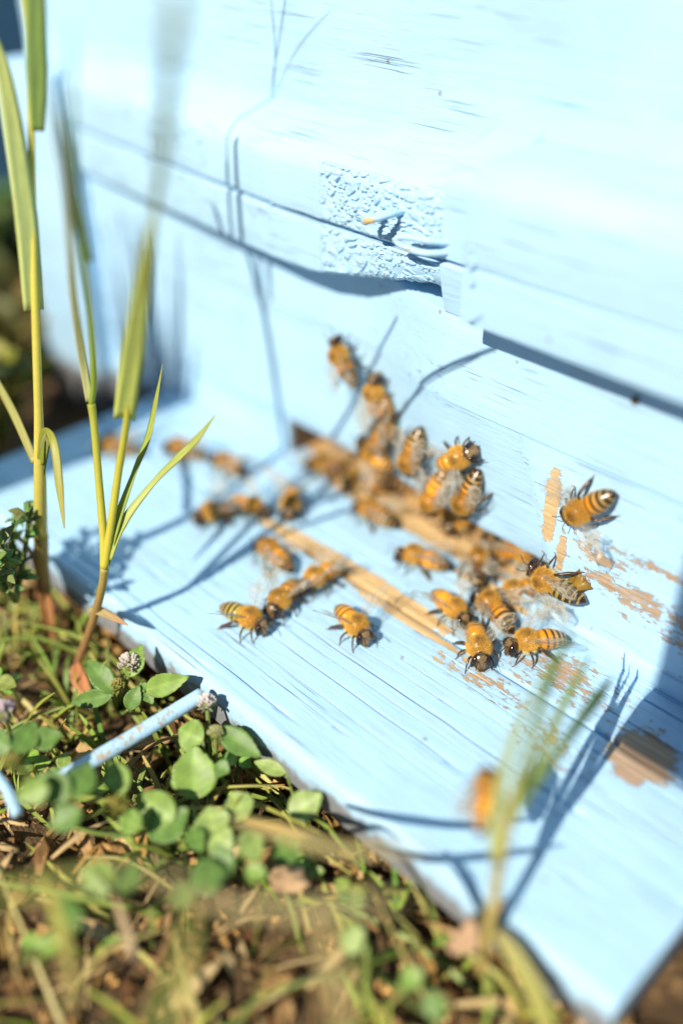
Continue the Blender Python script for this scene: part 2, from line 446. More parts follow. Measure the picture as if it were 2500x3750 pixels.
def plate_lo(x):
    k = plate_k(x); y0 = plate_y(x); zt = pz(69.4, k) - .55*(1-sstep(-106, -99, x)) - .12 + .15*nz(x*.1, 3)
    zb = pz(58.6, k) + .12*nz(x*.2, 8); m = 1-k
    return [(lerp(y0+.7, 139.1, m), zb), (lerp(y0+.1, 139.0, m), zb+.4), (lerp(y0, 138.8, m), zb+1.3), (lerp(y0, 138.0, m), pz(63, k)), (lerp(y0+.05, 137.3, m), pz(66, k)), (y0+.1, zt-.5), (y0+.6, zt-.05), (y0+1.6, zt), (157, zt), (157, zb)]
sweep_x(mb, XP, plate_lo); part('front_plate', mb, M['plain'])
def crust(z0, z1, low):
    mb = MB(); nx, nzz = 130, int((z1-z0)/.22); vs = []; x0, x1 = -143.4, XE-.15
    for j in range(nzz+1):
        z = lerp(z0, z1, j/nzz)
        for i in range(nx+1):
            x = lerp(x0, x1, i/nx)
            if low:
                kk = max(0, min(1, (x+147)/35)); zb = lerp(57.4, 63.9, kk); z = lerp(zb+.4, z1, j/nzz)
                yb = lerp(rim_y(x), l_top(x)-.2, kk**3); f = max(0, min(1, (68-z)/(68-zb))); ys = lerp(rim_y(x), yb, max(0, (f-.25)/.75)*.85)
            else: ys = rim_y(x) + max(0, z-78.6)*.35
            e = min(1, (x-x0+.8*nz(z*.5, 3))/1.2, (x1-x)/.5, max(.0, (z-z0)/.5) if not low else 1, (z1-z)/.5 if not low else max(0, (z1-z)/.5))
            e = max(0, e)
            sx = 1.0 if x < -122 else .62
            q3 = Vector((x*.42*sx + .5*nz(x*.3, z*.3), z*(.34 if x < -122 else .62) + .5*nz(x*.3, z*.3, 7), 3.1 if low else 9.7))
            ds = noise.voronoi(q3)[0]; g = ds[1]-ds[0]
            q4 = Vector((x*1.1, z*1.4, 5.5)); d4 = noise.voronoi(q4)[0]; g2 = d4[1]-d4[0]
            cr = min(1, 1.5*max(0, 1-g/.15)) + min(1, 1.5*max(0, 1-g2/.12))*.55*max(0, min(1, .5+2*nz(x*.25, z*.25, 2)))
            h = .42 + .34*nz(x*.3, z*.4, 1) + .22*nz(x*.9, z*1.1, 4) + .12*nz(x*2.0, z*2.2, 6) - cr*1.2
            vs.append((x, ys - .04 - e*max(-.75, h), z))
    W = nx+1; fs = [(j*W+i, j*W+i+1, (j+1)*W+i+1, (j+1)*W+i) for j in range(nzz) for i in range(nx)]
    o = len(vs); vs += [(v[0], v[1]+1.8, v[2]) for v in vs]; rim = list(range(W)) + [j*W+nx for j in range(1, nzz+1)] + [nzz*W+i for i in range(nx-1, -1, -1)] + [j*W for j in range(nzz-1, 0, -1)]
    L = len(rim); fs += [(rim[(k+1) % L], rim[k], rim[k]+o, rim[(k+1) % L]+o) for k in range(L)]
    mb.add(vs, fs); part('paint_crust', mb, M['plain'], 180, 'crackled, bumpy paint crust')
crust(69.3, 80.6, False); crust(57.5, 67.9, True)
# corner post at the left, flush with the rim
mb = MB(); box(mb, XL, -246.2, 140.3, 165, -19, 82, .8); part('corner_post', mb, M['plain'])
# lower wall: right-hand board, upper board over the entrance panel, and the panel with its slot
def edge_x(z): return -92.5 + (40-z)*.42 + .6*nz(z*.3) + .3*nz(z*1.1, 4)      # slanted end of the panel
def l_top(x): return lerp(147.0, 139.0, sstep(-142, -108, x))
def slab(mb, zs, xf, yf, n, yb):
    """closed slab: front face on a grid z x x, back at yb"""
    vs = []; W = n+1; J = len(zs)
    for z in zs:
        a, b = xf(z)
        for i in range(W):
            x = lerp(a, b, i/n); p = yf(x, z, i); vs.append(p)
    o = len(vs); vs2 = vs + [(v[0], yb, v[2]) for v in vs]
    f = [(j*W+i, j*W+i+1, (j+1)*W+i+1, (j+1)*W+i) for j in range(J-1) for i in range(n)]
    rim = list(range(W)) + [j*W+n for j in range(1, J)] + [(J-1)*W+i for i in range(n-1, -1, -1)] + [j*W for j in range(J-2, 0, -1)]
    L = len(rim)
    f += [(rim[(k+1) % L], rim[k], rim[k]+o, rim[(k+1) % L]+o) for k in range(L)] + [tuple(reversed([i+o for i in q_])) for q_ in f]
    mb.add(vs2, f)
mb = MB()
slab(mb, [.05] + fr(.8, 39.6, 44), lambda z: (edge_x(z), XR), lambda x, z, i: (x, 139.0 + .16*nz(x*.03, z*.3) + (.5 if i == 0 else 0) + (.25*max(0, 1-z/.8)), z), 90, 158)
part('wall_board', mb, M['wall'], label='lower wall board with peeling paint beside the entrance')
mb = MB()
def strip_sec(x):
    zb = 39.75 + .1*nz(x*.2, 3); y0 = l_top(x)
    zt = 58.4
    if x < XE: zt = 58.4
    r = [(y0+.35, zb), (y0+.08, zb+.25), (y0+.12*nz(x*.03, 1), zb+1)]
    for f in (.2, .4, .6, .8): r.append((y0 + .14*nz(x*.03, f*9), lerp(zb, zt, f)))
    return r + [(y0, zt-.7), (y0+.15, zt-.25), (y0+.6, zt), (156.8, zt), (156.8, zb)]
sweep_x(mb, fr(-246.1, -104, 110) + fr(-103.6, -101, 10) + fr(-100, XR, 70), strip_sec); part('wall_board', mb, M['wall'])
SX0, SX1, SH = -166.5, -86.0, 9.6
def pan_y(x, z): return lerp(l_top(x)+.5, lerp(147.5, 145.0, sstep(-140, -100, x)), max(0, (40-z)/34)) + .1*nz(x*.04, z*.2, 6)
mb = MB()
slab(mb, fr(SH+.0, 39.55, 26), lambda z: (-246, edge_x(z)-.12), lambda x, z, i: (x, pan_y(x, z) + .5*max(0, 1-(z-SH)/.6), z + (.3*nz(x*.4, 6) if z < SH+.1 and SX0-3 < x < SX1+3 else 0)), 120, 164)
part('entrance_panel', mb, M['wall'])
mb = MB(); slab(mb, [.05, 3, 6, SH-.4], lambda z: (-246, SX0 + .3*nz(z)), lambda x, z, i: (x, 147.4, z), 40, 164); part('entrance_panel', mb, M['wall'])
mb = MB(); slab(mb, [.05, 3, 6, SH-.4], lambda z: (SX1, edge_x(z)-.15), lambda x, z, i: (x, 147.4, z), 10, 164); part('entrance_panel', mb, M['wall'])
# hive floor inside, sides, back and lid
mb = MB(); box(mb, -240, XR-1, 152.3, 480, -12, -.3, .3); part('hive_floor', mb, M['wood'])
mb = MB(); box(mb, XL-.4, XL+18, 171.4, 480, -19, 250, .6); part('side_wall', mb, M['plain'])
mb = MB(); box(mb, XR-18, XR+.4, 171.4, 480, -19, 250, .6); part('side_wall', mb, M['plain'])
mb = MB(); box(mb, XL+.2, XR-.2, 480.5, 500, -19, 250, .6); part('back_wall', mb, M['plain'])
mb = MB(); box(mb, XL-6, XR+6, 146, 506, 250.6, 268, 1); part('lid', mb, M['plain'])
mb = MB(); box(mb, -246, XR, 146.4, 152, -19, -.15, .25); part('sill', mb, M['board'])
mb = MB(); box(mb, -166.3, -165.7, 148.3, 163.5, .05, 9.3, .1); part('slot_shade', mb, M['dark_wood'])  # thin slab whose dark colour stands in for shade at the slot end
mb = MB(); box(mb, -246, XR, 157.2, 170.8, 58.6, 79.2, .4); part('batten', mb, M['plain'])

# landing board: three planks swept along the grain with their cracks
BX0, BX1 = -217.0, -25.5
CR = [ # y, x from, x to, depth, half width
    (81.7, -217, -120, .7, .2), (84.4, -190, -100, .9, .22), (88.8, -170, -90, .5, .16), (92.2, -150, -40, .5, .16), (96.9, -150, -70, 1.0, .24), (100.6, -160, -26, .45, .15), (103.5, -140, -50, 1.3, .3),
    (107.2, -200, -80, .5, .16), (110.3, -130, -30, .7, .18), (113.6, -190, -60, .8, .18), (116.8, -120, -26, .5, .15), (118.8, -150, -95, .6, .2)]
def plank_rows(y0, y1, cracks, step=1.1):
    rows = set()
    y = y0+.9
    while y < y1-.7: rows.add(round(y, 2)); y += step
    for c in cracks:
        if y0 < c[0] < y1:
            rows = {r for r in rows if abs(r-c[0]) > c[4]*1.7}
            rows |= {c[0]-c[4], c[0], c[0]+c[4]}
    return sorted(rows)
def plank(y0, y1, th, cracks, nose, seed, ragged=.15, x0=BX0, x1=BX1):
    cracks = [(c[0], c[1], c[2], c[3]*1.5, c[4]*1.45) for c in cracks]
    rows = plank_rows(y0, y1, cracks)
    mb = MB()
    def wob(x, y): return .35*nz(x*.035, y*.02, seed) + .16*nz(x*.11, y*.05, seed+3)
    def sec(x):
        chip = ragged*(nz(x*.25, seed, 2) + .6*nz(x*.8, seed, 5))
        e = min(1, min(x-x0, x1-x)/.8); ez = -.35*(1-max(0, e))**2
        if ragged > .2: chip += 1.3*sstep(-151, -149.5, x)*(1-sstep(-146.5, -145.8, x)) + 1.0*sstep(-139, -137, x)*(1-sstep(-136.5, -135.5, x))
        r = [(y0+chip*.4+.1, -th), (y0+chip, -th*.55), (y0+chip, -nose), (y0+chip+.29*nose, -.29*nose), (y0+chip*.6+nose, -.02+ez)]
        for y in rows:
            z = .08*nz(x*.03, y*.5, seed) + .05*nz(x*.08, y*1.7, seed) + ez
            for c in cracks:
                if abs(y-c[0]) < 1e-6:
                    a = sstep(c[1]-6, c[1]+8, x)*(1-sstep(c[2]-8, c[2]+6, x))*(.55+.9*abs(nz(x*.09, c[0])))
                    z -= c[3]*a
            if y > y0+nose+.05 and y < y1-.6: r.append((y + wob(x, y)*min(1, (y-y0)/3, (y1-y)/3), z))
        r += [(y1-.5, -.02+ez), (y1-.15, -.25+ez), (y1, -.8), (y1, -th)]
        return r
    sweep_x(mb, fr(x0, x1, 170), sec); return mb
part('landing_plank', plank(79, 120.9, 9, CR, 1.6, 1, .28), M['board'], sharp=50, label='front plank of the landing board, cracked along its grain')
CR2 = [(124.4, -150, -100, .4, .2), (127.3, -140, -40, .5, .16), (131.0, -200, -60, .45, .16), (134.2, -100, -30, .8, .2), (137.5, -120, -40, .4, .15)]
part('landing_plank', plank(121.6, 140.1, 9, CR2, .5, 11, .16), M['board'], sharp=50, label='middle plank of the landing board with bare wood along its edge')
part('landing_plank', plank(140.5, 146.2, 8, [], .35, 23, .1, x1=-83.5), M['board'], sharp=50, label='narrow strip of the landing board before the entrance')
mb = MB()
def trim(x):
    y0 = 138.1 + .12*nz(x*.1, 7); zt = 4.2 + .2*nz(x*.12, 3)
    return [(y0, .12), (y0-.05, 1.5), (y0, zt-.8), (y0+.25, zt-.2), (y0+.7, zt), (138.95, zt+.05), (138.95, .12)]
sweep_x(mb, fr(-86, BX1-.5, 80), trim); part('trim_strip', mb, M['board'], label='thin strip along the foot of the right wall board')
for x in (-205, -50):
    mb = MB(); box(mb, x-8, x+8, 84, 145.8, -17.5, -9.3, .4); part('bearer', mb, M['plain'])

# hardware: eye staple, hook loop, two corrugated fasteners, nail
mb = MB(); tube(mb, spline([(-121.6, 137.6, 75.6), (-121.8, 134.2, 75.7), (-123.2, 131.6, 75.2), (-124.9, 131.2, 74.5), (-126.0, 132.4, 74.1), (-125.6, 134.6, 74.4), (-124.2, 137.6, 75.1)], 6), .62, 10)
part('eye_staple', mb, M['metal_paint'], None, 'rust-chipped eye staple in the crackled patch')
mb = MB(); tube(mb, spline([(-110.0, 137.4, 72.6), (-112.6, 134.2, 73.2), (-116.5, 133.4, 73.1), (-118.6, 133.1, 72.4), (-118.3, 133.1, 71.5), (-115.0, 133.4, 71.0), (-112.2, 134.4, 70.9), (-110.0, 137.4, 70.9)], 6), .64, 10)
part('wire_hook', mb, M['metal_paint'], None)
for (x, y, z, hgt) in ((-158.6, 138.0, 68.9, 6.5), (-98.6, 129.75, 73.2, 7.0)):
    mb = MB()
    pts = [(x + .55*math.sin(i*.9), y-.02, z - hgt/2 + hgt*i/14) for i in range(15)]
    tube(mb, pts, [.2]+[.38]*13+[.2], 6); part('fastener', mb, M['metal_paint'], None)
mb = MB(); tube(mb, [(-69.5, 141, 55.6), (-69.5, 138.4, 55.6)], [.55, .7], 10); part('nail', mb, flat_material('rust', (.09, .05, .02), .8), 40)

# ---------------------------------------------------------------- neighbouring hive behind, in shade
NH = thing('beehive', (-480, 340, -20), 'dark blue neighbouring hive in shade at the far left edge', 'beehive')
for (n, a) in (('box', (-640, -430, 120, 560, -14, 95)), ('box', (-640, -431, 121, 559, 96, 240)), ('lid', (-650, -424, 112, 568, 241, 262))):
    mb = MB(); box(mb, *a, .8); mb.build(n, M['neighbour'], NH, sharp=35)
for yy in (180, 480):
    mb = MB(); box(mb, -636, -434, yy, yy+40, -21, -14.3, .5); mb.build('bearer', M['dark_wood'], NH, sharp=35)

# rail added unseen behind the viewer to shade the right end of the board
RL = thing('shadow_blocker', (120, -75, -20), 'weathered wooden rail on a post, standing beside the hive front', 'rail')
mb = MB(); box(mb, -27.5, 420, -70, -62, 166.5, 216, 1.2); mb.build('rail', M['dark_wood'], RL, sharp=35)
mb = MB(); box(mb, 150, 190, -61.8, -30, -22, 230, 1.5); mb.build('post', M['dark_wood'], RL, sharp=35)  # support of the added blocker, also out of view

# ---------------------------------------------------------------- bees
BEE_SEC = [(-8.5, .06, .06, 1.75), (-8.15, .5, .45, 1.8), (-7.5, .98, .9, 1.95), (-6.6, 1.52, 1.4, 2.15), (-5.6, 1.78, 1.68, 2.35), (-4.5, 1.95, 1.88, 2.5), (-3.4, 1.95, 1.88, 2.6), (-2.7, 1.8, 1.7, 2.65), (-2.25, 1.25, 1.2, 2.7),
           (-1.98, .8, .85, 2.75), (-1.7, 1.1, 1.2, 2.85), (-1.2, 1.7, 1.75, 2.95), (-.3, 2.06, 2.05, 3.05), (.7, 2.0, 2.0, 3.05), (1.4, 1.55, 1.55, 2.95), (1.85, .9, .95, 2.8), (2.05, .85, .95, 2.65), (2.3, 1.35, 1.35, 2.5), (2.7, 1.72, 1.65, 2.4), (3.15, 1.7, 1.68, 2.3), (3.6, 1.35, 1.45, 2.15), (3.95, .8, 1.0, 1.95), (4.12, .1, .2, 1.85)]
def bee_profile(x):
    s = BEE_SEC
    if x <= s[0][0]: return s[0][1:]
    for a, b in zip(s, s[1:]):
        if x <= b[0]:
            t = (x-a[0])/(b[0]-a[0]); return tuple(lerp(a[i], b[i], t) for i in (1, 2, 3))
    return s[-1][1:]
def hair_rad(c, x): return c
AMBER = (.90, .37, .014); DARK = (.045, .018, .007); TAN = (.70, .50, .18); GOLD = (.55, .29, .05)
def bee_color(x, y, z, kind):
    ry, rz, zc = bee_profile(x)
    d = math.hypot(y/max(ry, .2), (z-zc)/max(rz, .2))
    if d > 1.22 or z < zc - rz - .12:      # legs
        return (.075, .035, .014) if z > .7 else (.16, .08, .03)
    top = (z-zc)/max(rz, .2)
    if x < -2.0:
        bands = {0: [(-3.45, .12), (-4.75, .20), (-5.95, .27), (-7.0, .33)], 1: [(-3.2, .26), (-4.4, .36), (-5.6, .40), (-6.7, .42)], 2: [(-4.9, .12), (-6.1, .2), (-7.0, .3)], 3: [(-3.3, .2), (-4.5, .3), (-5.7, .34), (-6.8, .36)]}[kind]
        base = Vector({1: (.60, .22, .02), 3: (.52, .40, .07)}.get(kind, AMBER))
        k = sstep(-4.6, -6.2, x) if False else max(0, min(1, (-4.4-x)/1.8))
        base = base.lerp(Vector(TAN), k*(.85 if kind != 2 else .5))
        c = base
        if x < -7.55: c = Vector(DARK)*1.3
        for (bx_, bw) in bands:
            bw2 = bw*(1 if top > -.2 else .6)
            t = 1 - max(0, min(1, (abs(x-bx_)-bw2)/.16)); c = c.lerp(Vector(DARK), t*(.95))
        if top < -.3: c = c.lerp(Vector((.45, .25, .06)), .6)
        return tuple(c)
    if x < 1.9:
        c = Vector(GOLD)
        dk = max(0, 1-math.hypot((x-.2)/1.3, y/1.3))
        if top > 0: c = c.lerp(Vector((.16, .07, .015)), min(1, dk*1.2)*.8)
        if top < -.1: c = c.lerp(Vector((.58, .40, .14)), .7)
        return tuple(c)
    c = Vector((.06, .027, .012))
    if x > 3.2: c = c.lerp(Vector((.34, .22, .10)), .65 if abs(y) < .75 else .1)
    if x > 3.5 and z < 1.4: c = Vector((.10, .04, .015))
    return tuple(c)

def leg_paths(pose):
    j = [0, .5, -.4][pose]
    L = []
    for s in (-1, 1):
        a = j*s
        L.append(([(1.2, .8*s, 1.7), (1.9, 1.9*s, 2.2), (2.7+a*.5, 2.5*s, 1.2), (3.1+a*.6, 2.7*s, .22), (3.8+a*.6, 2.9*s, .12)], [.3, .3, .23, .16, .13]))
        L.append(([(.1, 1.0*s, 1.6), (.25-a*.3, 2.5*s, 2.45), (.0-a*.8, 3.5*s, 1.3), (.1-a, 3.8*s, .22), (.6-a, 4.3*s, .12)], [.3, .32, .26, .17, .13]))
        L.append(([(-.9, 1.0*s, 1.6), (-1.7+a*.4, 2.4*s, 2.7), (-3.0+a*.7, 3.2*s, 1.7), (-4.0+a, 3.6*s, .9), (-4.5+a, 3.9*s, .2), (-5.1+a, 4.2*s, .12)], [.3, .34, .46, .4, .18, .13]))
    return L

def make_bee_body(pose, kind):
    mb = MB(); xs = []
    for a, b in zip(BEE_SEC, BEE_SEC[1:]): xs += [a[0], (a[0]+b[0])/2]
    xs.append(BEE_SEC[-1][0]); n = 28; vs = []; fs = []
    for x in xs:
        ry, rz, zc = bee_profile(x)
        for k in range(n):
            th = 2*math.pi*k/n; sq = 1.0
            vs.append((x, ry*math.cos(th), zc + rz*math.sin(th)))
    for i in range(len(xs)-1):
        for k in range(n): fs.append((i*n+k, (i+1)*n+k, (i+1)*n+(k+1) % n, i*n+(k+1) % n))
    fs.append(tuple(range(n-1, -1, -1))); fs.append(tuple((len(xs)-1)*n+k for k in range(n)))
    mb.add(vs, fs)
    for path, rad in leg_paths(pose): tube(mb, spline(path, 4), [max(.12, x*.84) for x in interp(rad, 4)], 8)
    for s in (-1, 1): tube(mb, [(3.6, .45*s, 1.2), (3.9, .3*s, .75), (3.95, .08*s, .5)], [.25, .2, .12], 6)
    me = bpy.data.meshes.new('bee_raw'); me.from_pydata([v[:] for v in mb.v], [], mb.f); me.update()
    ob = bpy.data.objects.new('bee_raw', me); COL.objects.link(ob)
    md = ob.modifiers.new('r', 'REMESH'); md.mode = 'VOXEL'; md.voxel_size = .125
    sm = ob.modifiers.new('s', 'SMOOTH'); sm.factor = .5; sm.iterations = 3
    dg = bpy.context.evaluated_depsgraph_get()
    out = bpy.data.meshes.new_from_object(ob.evaluated_get(dg))
    bpy.data.objects.remove(ob); bpy.data.meshes.remove(me)
    cols = []; pts = []
    for v in out.vertices:
        c = bee_color(v.co.x, v.co.y, v.co.z, kind); cols += [c[0], c[1], c[2], 1.0]
        pts.append((v.co.copy(), v.normal.copy()))
    a = out.color_attributes.new('col', 'FLOAT_COLOR', 'POINT'); a.data.foreach_set('color', cols)
    for v in out.vertices: v.co *= MM
    out.polygons.foreach_set('use_smooth', [True]*len(out.polygons)); out.name = 'bee_body'
    out.update()
    # fur: short tapering hairs over thorax, head, abdomen base and belly
    fb = MB(); rr = random.Random(pose*7+kind)
    for (p, nrm) in pts:
        ry, rz, zc = bee_profile(p.x); d = math.hypot(p.y/max(ry, .2), (p.z-zc)/max(rz, .2))
        if d > 1.15: continue
        pr, ln, c = 0, 0, None
        if -1.9 < p.x < 1.9: pr, ln, c = .9, .8, ((.84, .50, .10) if math.hypot((p.x-.2)/1.2, p.y/1.2) > .45+.6*rr.random() or p.z < zc+.8 else (.50, .27, .06)) if p.z > zc-.6 else (.92, .80, .5)
        elif p.x >= 1.9: pr, ln, c = (.25, .34, (.50, .34, .14)) if abs(p.y) < .8 else (.05, .25, (.3, .2, .1))
        elif p.x > -3.0: pr, ln, c = .35, .4, (.78, .40, .07)
        else: pr, ln, c = .28, .3, (.68, .50, .22)
        if p.x < -3.0 and sum(bee_color(p.x, p.y, p.z, kind)) < .7: continue
        if rr.random() > pr: continue
        ln *= rr.uniform(.6, 1.2)
        dr = (nrm + Vector((-.55, 0, 0)) + Vector((rr.uniform(-.35, .35), rr.uniform(-.35, .35), rr.uniform(-.35, .35)))).normalized()
        s = dr.cross(Vector((rr.uniform(-1, 1), rr.uniform(-1, 1), rr.uniform(-1, 1)))).normalized()*.03
        b0 = p - nrm*.04; k = rr.uniform(.75, 1.25); cc = tuple(x*k for x in c)
        fb.add([b0-s, b0+s, b0+dr*ln], [(0, 1, 2)], cc)
    fur = fb.mesh('bee_fur'); return out, fur

M['bee'] = attr_material('bee_body', rough=.27, spec=.6, bump=.08, scale=3000, var=.35, vary=.5)
M['fur'] = attr_material('bee_fur', rough=.75, spec=.25, trans=.25, var=.0)
M['eye'] = flat_material('bee_eye', (.018, .009, .006), .12, 0, .7)
M['antenna'] = flat_material('bee_antenna', (.03, .016, .01), .4)
def wing_material():
    m, t, b, out = new_mat('bee_wing'); N = NT(t)
    tc = N.n('ShaderNodeTexCoord').outputs['Object']
    v = N.n('ShaderNodeTexVoronoi', feature='DISTANCE_TO_EDGE'); v.inputs['Scale'].default_value = 520
    t.links.new(N.map(tc, (.55, 1, 1)), v.inputs[0])
    vein = N.sstep(v.outputs[0], .05, .02)
    b.inputs['Base Color'].default_value = (.50, .45, .36, 1); b.inputs['Roughness'].default_value = .25; b.inputs['Specular IOR Level'].default_value = .8
    tr = N.n('ShaderNodeBsdfTransparent'); tr.inputs[0].default_value = (.97, .95, .92, 1)
    mx = N.n('ShaderNodeMixShader'); t.links.new(N.math('ADD', .17, N.math('MULTIPLY', vein, .42)), mx.inputs[0])
    t.links.new(tr.outputs[0], mx.inputs[1]); t.links.new(b.outputs[0], mx.inputs[2]); t.links.new(mx.outputs[0], out.inputs[0])
    return m
M['wing'] = wing_material()
def wing_mesh(L, W, name):
    """wing lying along -x from its root, leading edge towards +y"""
    mb = MB(); n = 14; vs = []; fs = []
    for i in range(n+1):
        f = i/n; x = -L*f
        lead = W*(.10 + .42*math.sin(min(1, f*1.05)*math.pi*.55)) * (1 if f < .93 else math.sqrt(max(0, 1-((f-.93)/.075)**2)))
        trail = -W*(.08 + .55*math.sin(f*math.pi*.62)**1.2) * (1 if f < .9 else math.sqrt(max(0, 1-((f-.9)/.105)**2)))
        for k in range(5):
            g = k/4; y = lerp(lead, trail, g)
            vs.append((x, y, .25*math.sin(f*3)*.5 + .16*math.sin(g*math.pi*2+f*4)))
    for i in range(n):
        for k in range(4): fs.append((i*5+k, (i+1)*5+k, (i+1)*5+k+1, i*5+k+1))
    mb.add(vs, fs)
    vm = MB()
    tube(mb, [(-L*f, W*(.10+.42*math.sin(min(1, f*1.05)*math.pi*.55)), .12*math.sin(f*3)) for f in (0, .2, .4, .6, .8, .9)], [.13, .11, .09, .08, .06, .03], 5)
    return mb.mesh(name)
FORE = wing_mesh(8.6, 3.1, 'forewing'); HIND = wing_mesh(5.9, 2.3, 'hindwing')
FORE.materials.append(M['wing']); HIND.materials.append(M['wing'])
eb = MB(); ellipsoid(eb, (0, 0, 0), (.82, .58, 1.36), 16, 12); EYE = eb.mesh('eye'); EYE.materials.append(M['eye'])
ab = MB(); tube(ab, spline([(0, 0, 0), (.35, .35, .75), (.7, .55, 1.05), (1.4, .8, .85), (2.3, 1.15, .35)], 4), [.1]*5+[.085]*12, 6); ANT = ab.mesh('antenna'); ANT.materials.append(M['antenna'])
BODIES = []
for (pose, kind) in ((0, 0), (1, 1), (2, 2), (1, 3)):
    bmesh_, fmesh = make_bee_body(pose, kind); bmesh_.materials.append(M['bee']); fmesh.materials.append(M['fur']); BODIES.append((bmesh_, fmesh))

def child(name, me, par, loc=(0, 0, 0), rot=(0, 0, 0), scl=(1, 1, 1)):
    o = bpy.data.objects.new(name, me); COL.objects.link(o); o.parent = par
    o.location = Vector(loc)*MM; o.rotation_euler = rot; o.scale = scl; return o
def bee(pos, ahead, up, label, body=0, wings='fold', s=1.0, lift=0.0, group='honey bees on the hive front'):
    """pos: point on the surface under the bee (mm); ahead: surface point it heads to; up: surface normal"""
    o = bpy.data.objects.new('honey_bee', None); COL.objects.link(o); o.empty_display_size = .004
    u = Vector(up).normalized(); f = (Vector(ahead)-Vector(pos)); f = (f - u*f.dot(u)).normalized(); sd = u.cross(f)
    rot = Matrix((f, sd, u)).transposed().to_4x4()
    origin = Vector(pos) + f*2.2*s + u*lift
    s *= 1.03
    o.matrix_world = Matrix.Translation(abs_m(origin)) @ rot @ Matrix.Scale(s, 4)
    tag(o, label, 'bee', group)
    bm_, fm = BODIES[body]
    child('body', bm_, o); child('fur', fm, o)
    j = R.uniform(-.08, .08)
    for sgn in (-1, 1):
        child('eye', EYE, o, (3.12, 1.2*sgn, 2.5), (.25*sgn, -.4, .5*sgn))
        child('antenna', ANT, o, (3.75, .4*sgn, 2.35), (0, R.uniform(-.25, .15), R.uniform(-.2, .2)), (1, sgn, 1))
        if wings == 'fold': a, e, r = .30+j, .10, .12
        elif wings == 'half': a, e, r = .72+j, .26, .3
        else: a, e, r = 1.2+j, .5, .6
        child('forewing', FORE, o, (.5, 1.35*sgn, 4.35), (r*sgn, e, -a*sgn), (1, sgn, 1))
        child('hindwing', HIND, o, (-.6, 1.35*sgn, 4.15), (r*sgn*.8, e*.8, (-a*.85+.05)*sgn), (1, sgn, 1))
    return o
UP = (0, 0, 1); OUT = (0, -1, 0)
bee((-106.3,109.1,0.0), (-99.6,107.2,0.0), UP, 'sharp golden bee alone on the front plank, wings raised, facing the viewer', 0, 'spread')
bee((-123.1,94.7,0.0), (-117.6,95.4,0.0), UP, 'leftmost sharp bee near the front edge, olive striped back and open wings', 3, 'spread')
bee((-121.8,105.1,0.0), (-119.7,98.7,0.0), UP, 'bee facing the viewer just right of the leftmost striped bee', 0, 'half')
bee((-121.2,115.4,0.0), (-121.3,108.2,0.0), UP, 'bee stepping off the end of the bare wood strip, heading left', 0, 'fold')
bee((-133.7,113.0,0.0), (-143.5,114.0,0.0), UP, 'blurred bee below the left half of the bare wood strip', 2, 'fold')
bee((-109.8,134.9,0.0), (-117.1,131.7,0.0), UP, 'bee on blue paint between the two bare strips, heading left', 2, 'fold')
bee((-128.9,140.0,0.0), (-137.5,139.4,0.0), UP, 'blurred bee alone in the middle of the board behind the bare strip', 0, 'fold')
bee((-99.5,141.1,0.0), (-107.0,151.2,0.0), UP, 'dark red banded bee walking straight towards the entrance', 1, 'fold')
bee((-96.8,150.7,0.0), (-89.8,152.2,0.0), UP, 'bee with bright orange abdomen heading right to the brown scrap', 0, 'fold')
bee((-88.0,141.4,0.0), (-90.6,135.0,0.0), UP, 'bee with its tail against the ragged brown scrap', 0, 'fold')
bee((-95.7,126.9,0.0), (-89.6,125.2,0.0), UP, 'upper left bee of the sharp knot of bees, head down', 2, 'half', .98)
bee((-87.7,131.9,0.0), (-96.6,134.7,0.0), UP, 'banded bee lying across the middle of the sharp knot, tail to viewer', 0, 'half', 1.05)
bee((-84.6,122.2,0.0), (-78.3,116.2,0.0), UP, 'lowest bee of the sharp knot, dark face towards the viewer', 2, 'half', 1.02)
bee((-76.3,130.6,0.0), (-80.4,123.6,0.0), UP, 'right-hand bee of the sharp knot in profile, facing left', 0, 'half', 1.05)
bee((-73.5,139.0,33.2), (-78.1,139.0,28.2), OUT, 'sharp striped bee climbing alone on the peeling wall', 0, 'spread', 1.02)
bee((-141.9,145.2,35.7), (-145.2,145.2,41.2), OUT, 'topmost bee, dark headed, high on the wall above the entrance', 0, 'fold')
bee((-132.8,146.2,29.3), (-133.4,146.2,34.9), OUT, 'second bee from the top of the column on the wall', 0, 'fold')
bee((-129.8,146.2,26.0), (-128.8,146.2,20.8), OUT, 'small round looking bee in the middle of the wall column', 2, 'fold', .95)
bee((-131.7,146.2,20.3), (-132.7,146.2,13.3), OUT, 'bee at the foot of the wall column, head down', 0, 'fold')
bee((-132.8,146.2,15.1), (-137.2,146.2,16.5), OUT, 'bright orange bee on the wall above the grey blur of wings', 2, 'half', .95)
bee((-119.2,143.6,23.1), (-120.8,143.6,15.3), OUT, 'upright bee with pale raised tail tip, left of the wall cluster', 0, 'fold', 1.05)
bee((-106.4,141.4,27.8), (-101.2,141.4,32.3), OUT, 'bee with brown head pointing right on the wall above the cluster', 0, 'half')
bee((-112.7,143.9,15.6), (-114.9,143.9,7.7), OUT, 'yellow bee with shiny tail in the middle of the cluster', 2, 'fold', 1.05)
bee((-103.1,142.9,20.2), (-105.2,142.9,12.6), OUT, 'bee with shiny tail and dark shadow at the cluster right side', 0, 'fold', 1.05)
bee((-112.7,153.1,0.0), (-113.2,148.8,0.0), UP, 'left of two bees side by side at the foot of the cluster', 2, 'half')
bee((-108.2,156.0,0.0), (-100.8,148.1,0.0), UP, 'right of two bees side by side at the foot of the cluster', 0, 'half')
bee((-131.8,155.9,0.0), (-139.5,157.9,0.0), UP, 'round brown bee crowding into the entrance slot', 1, 'fold')
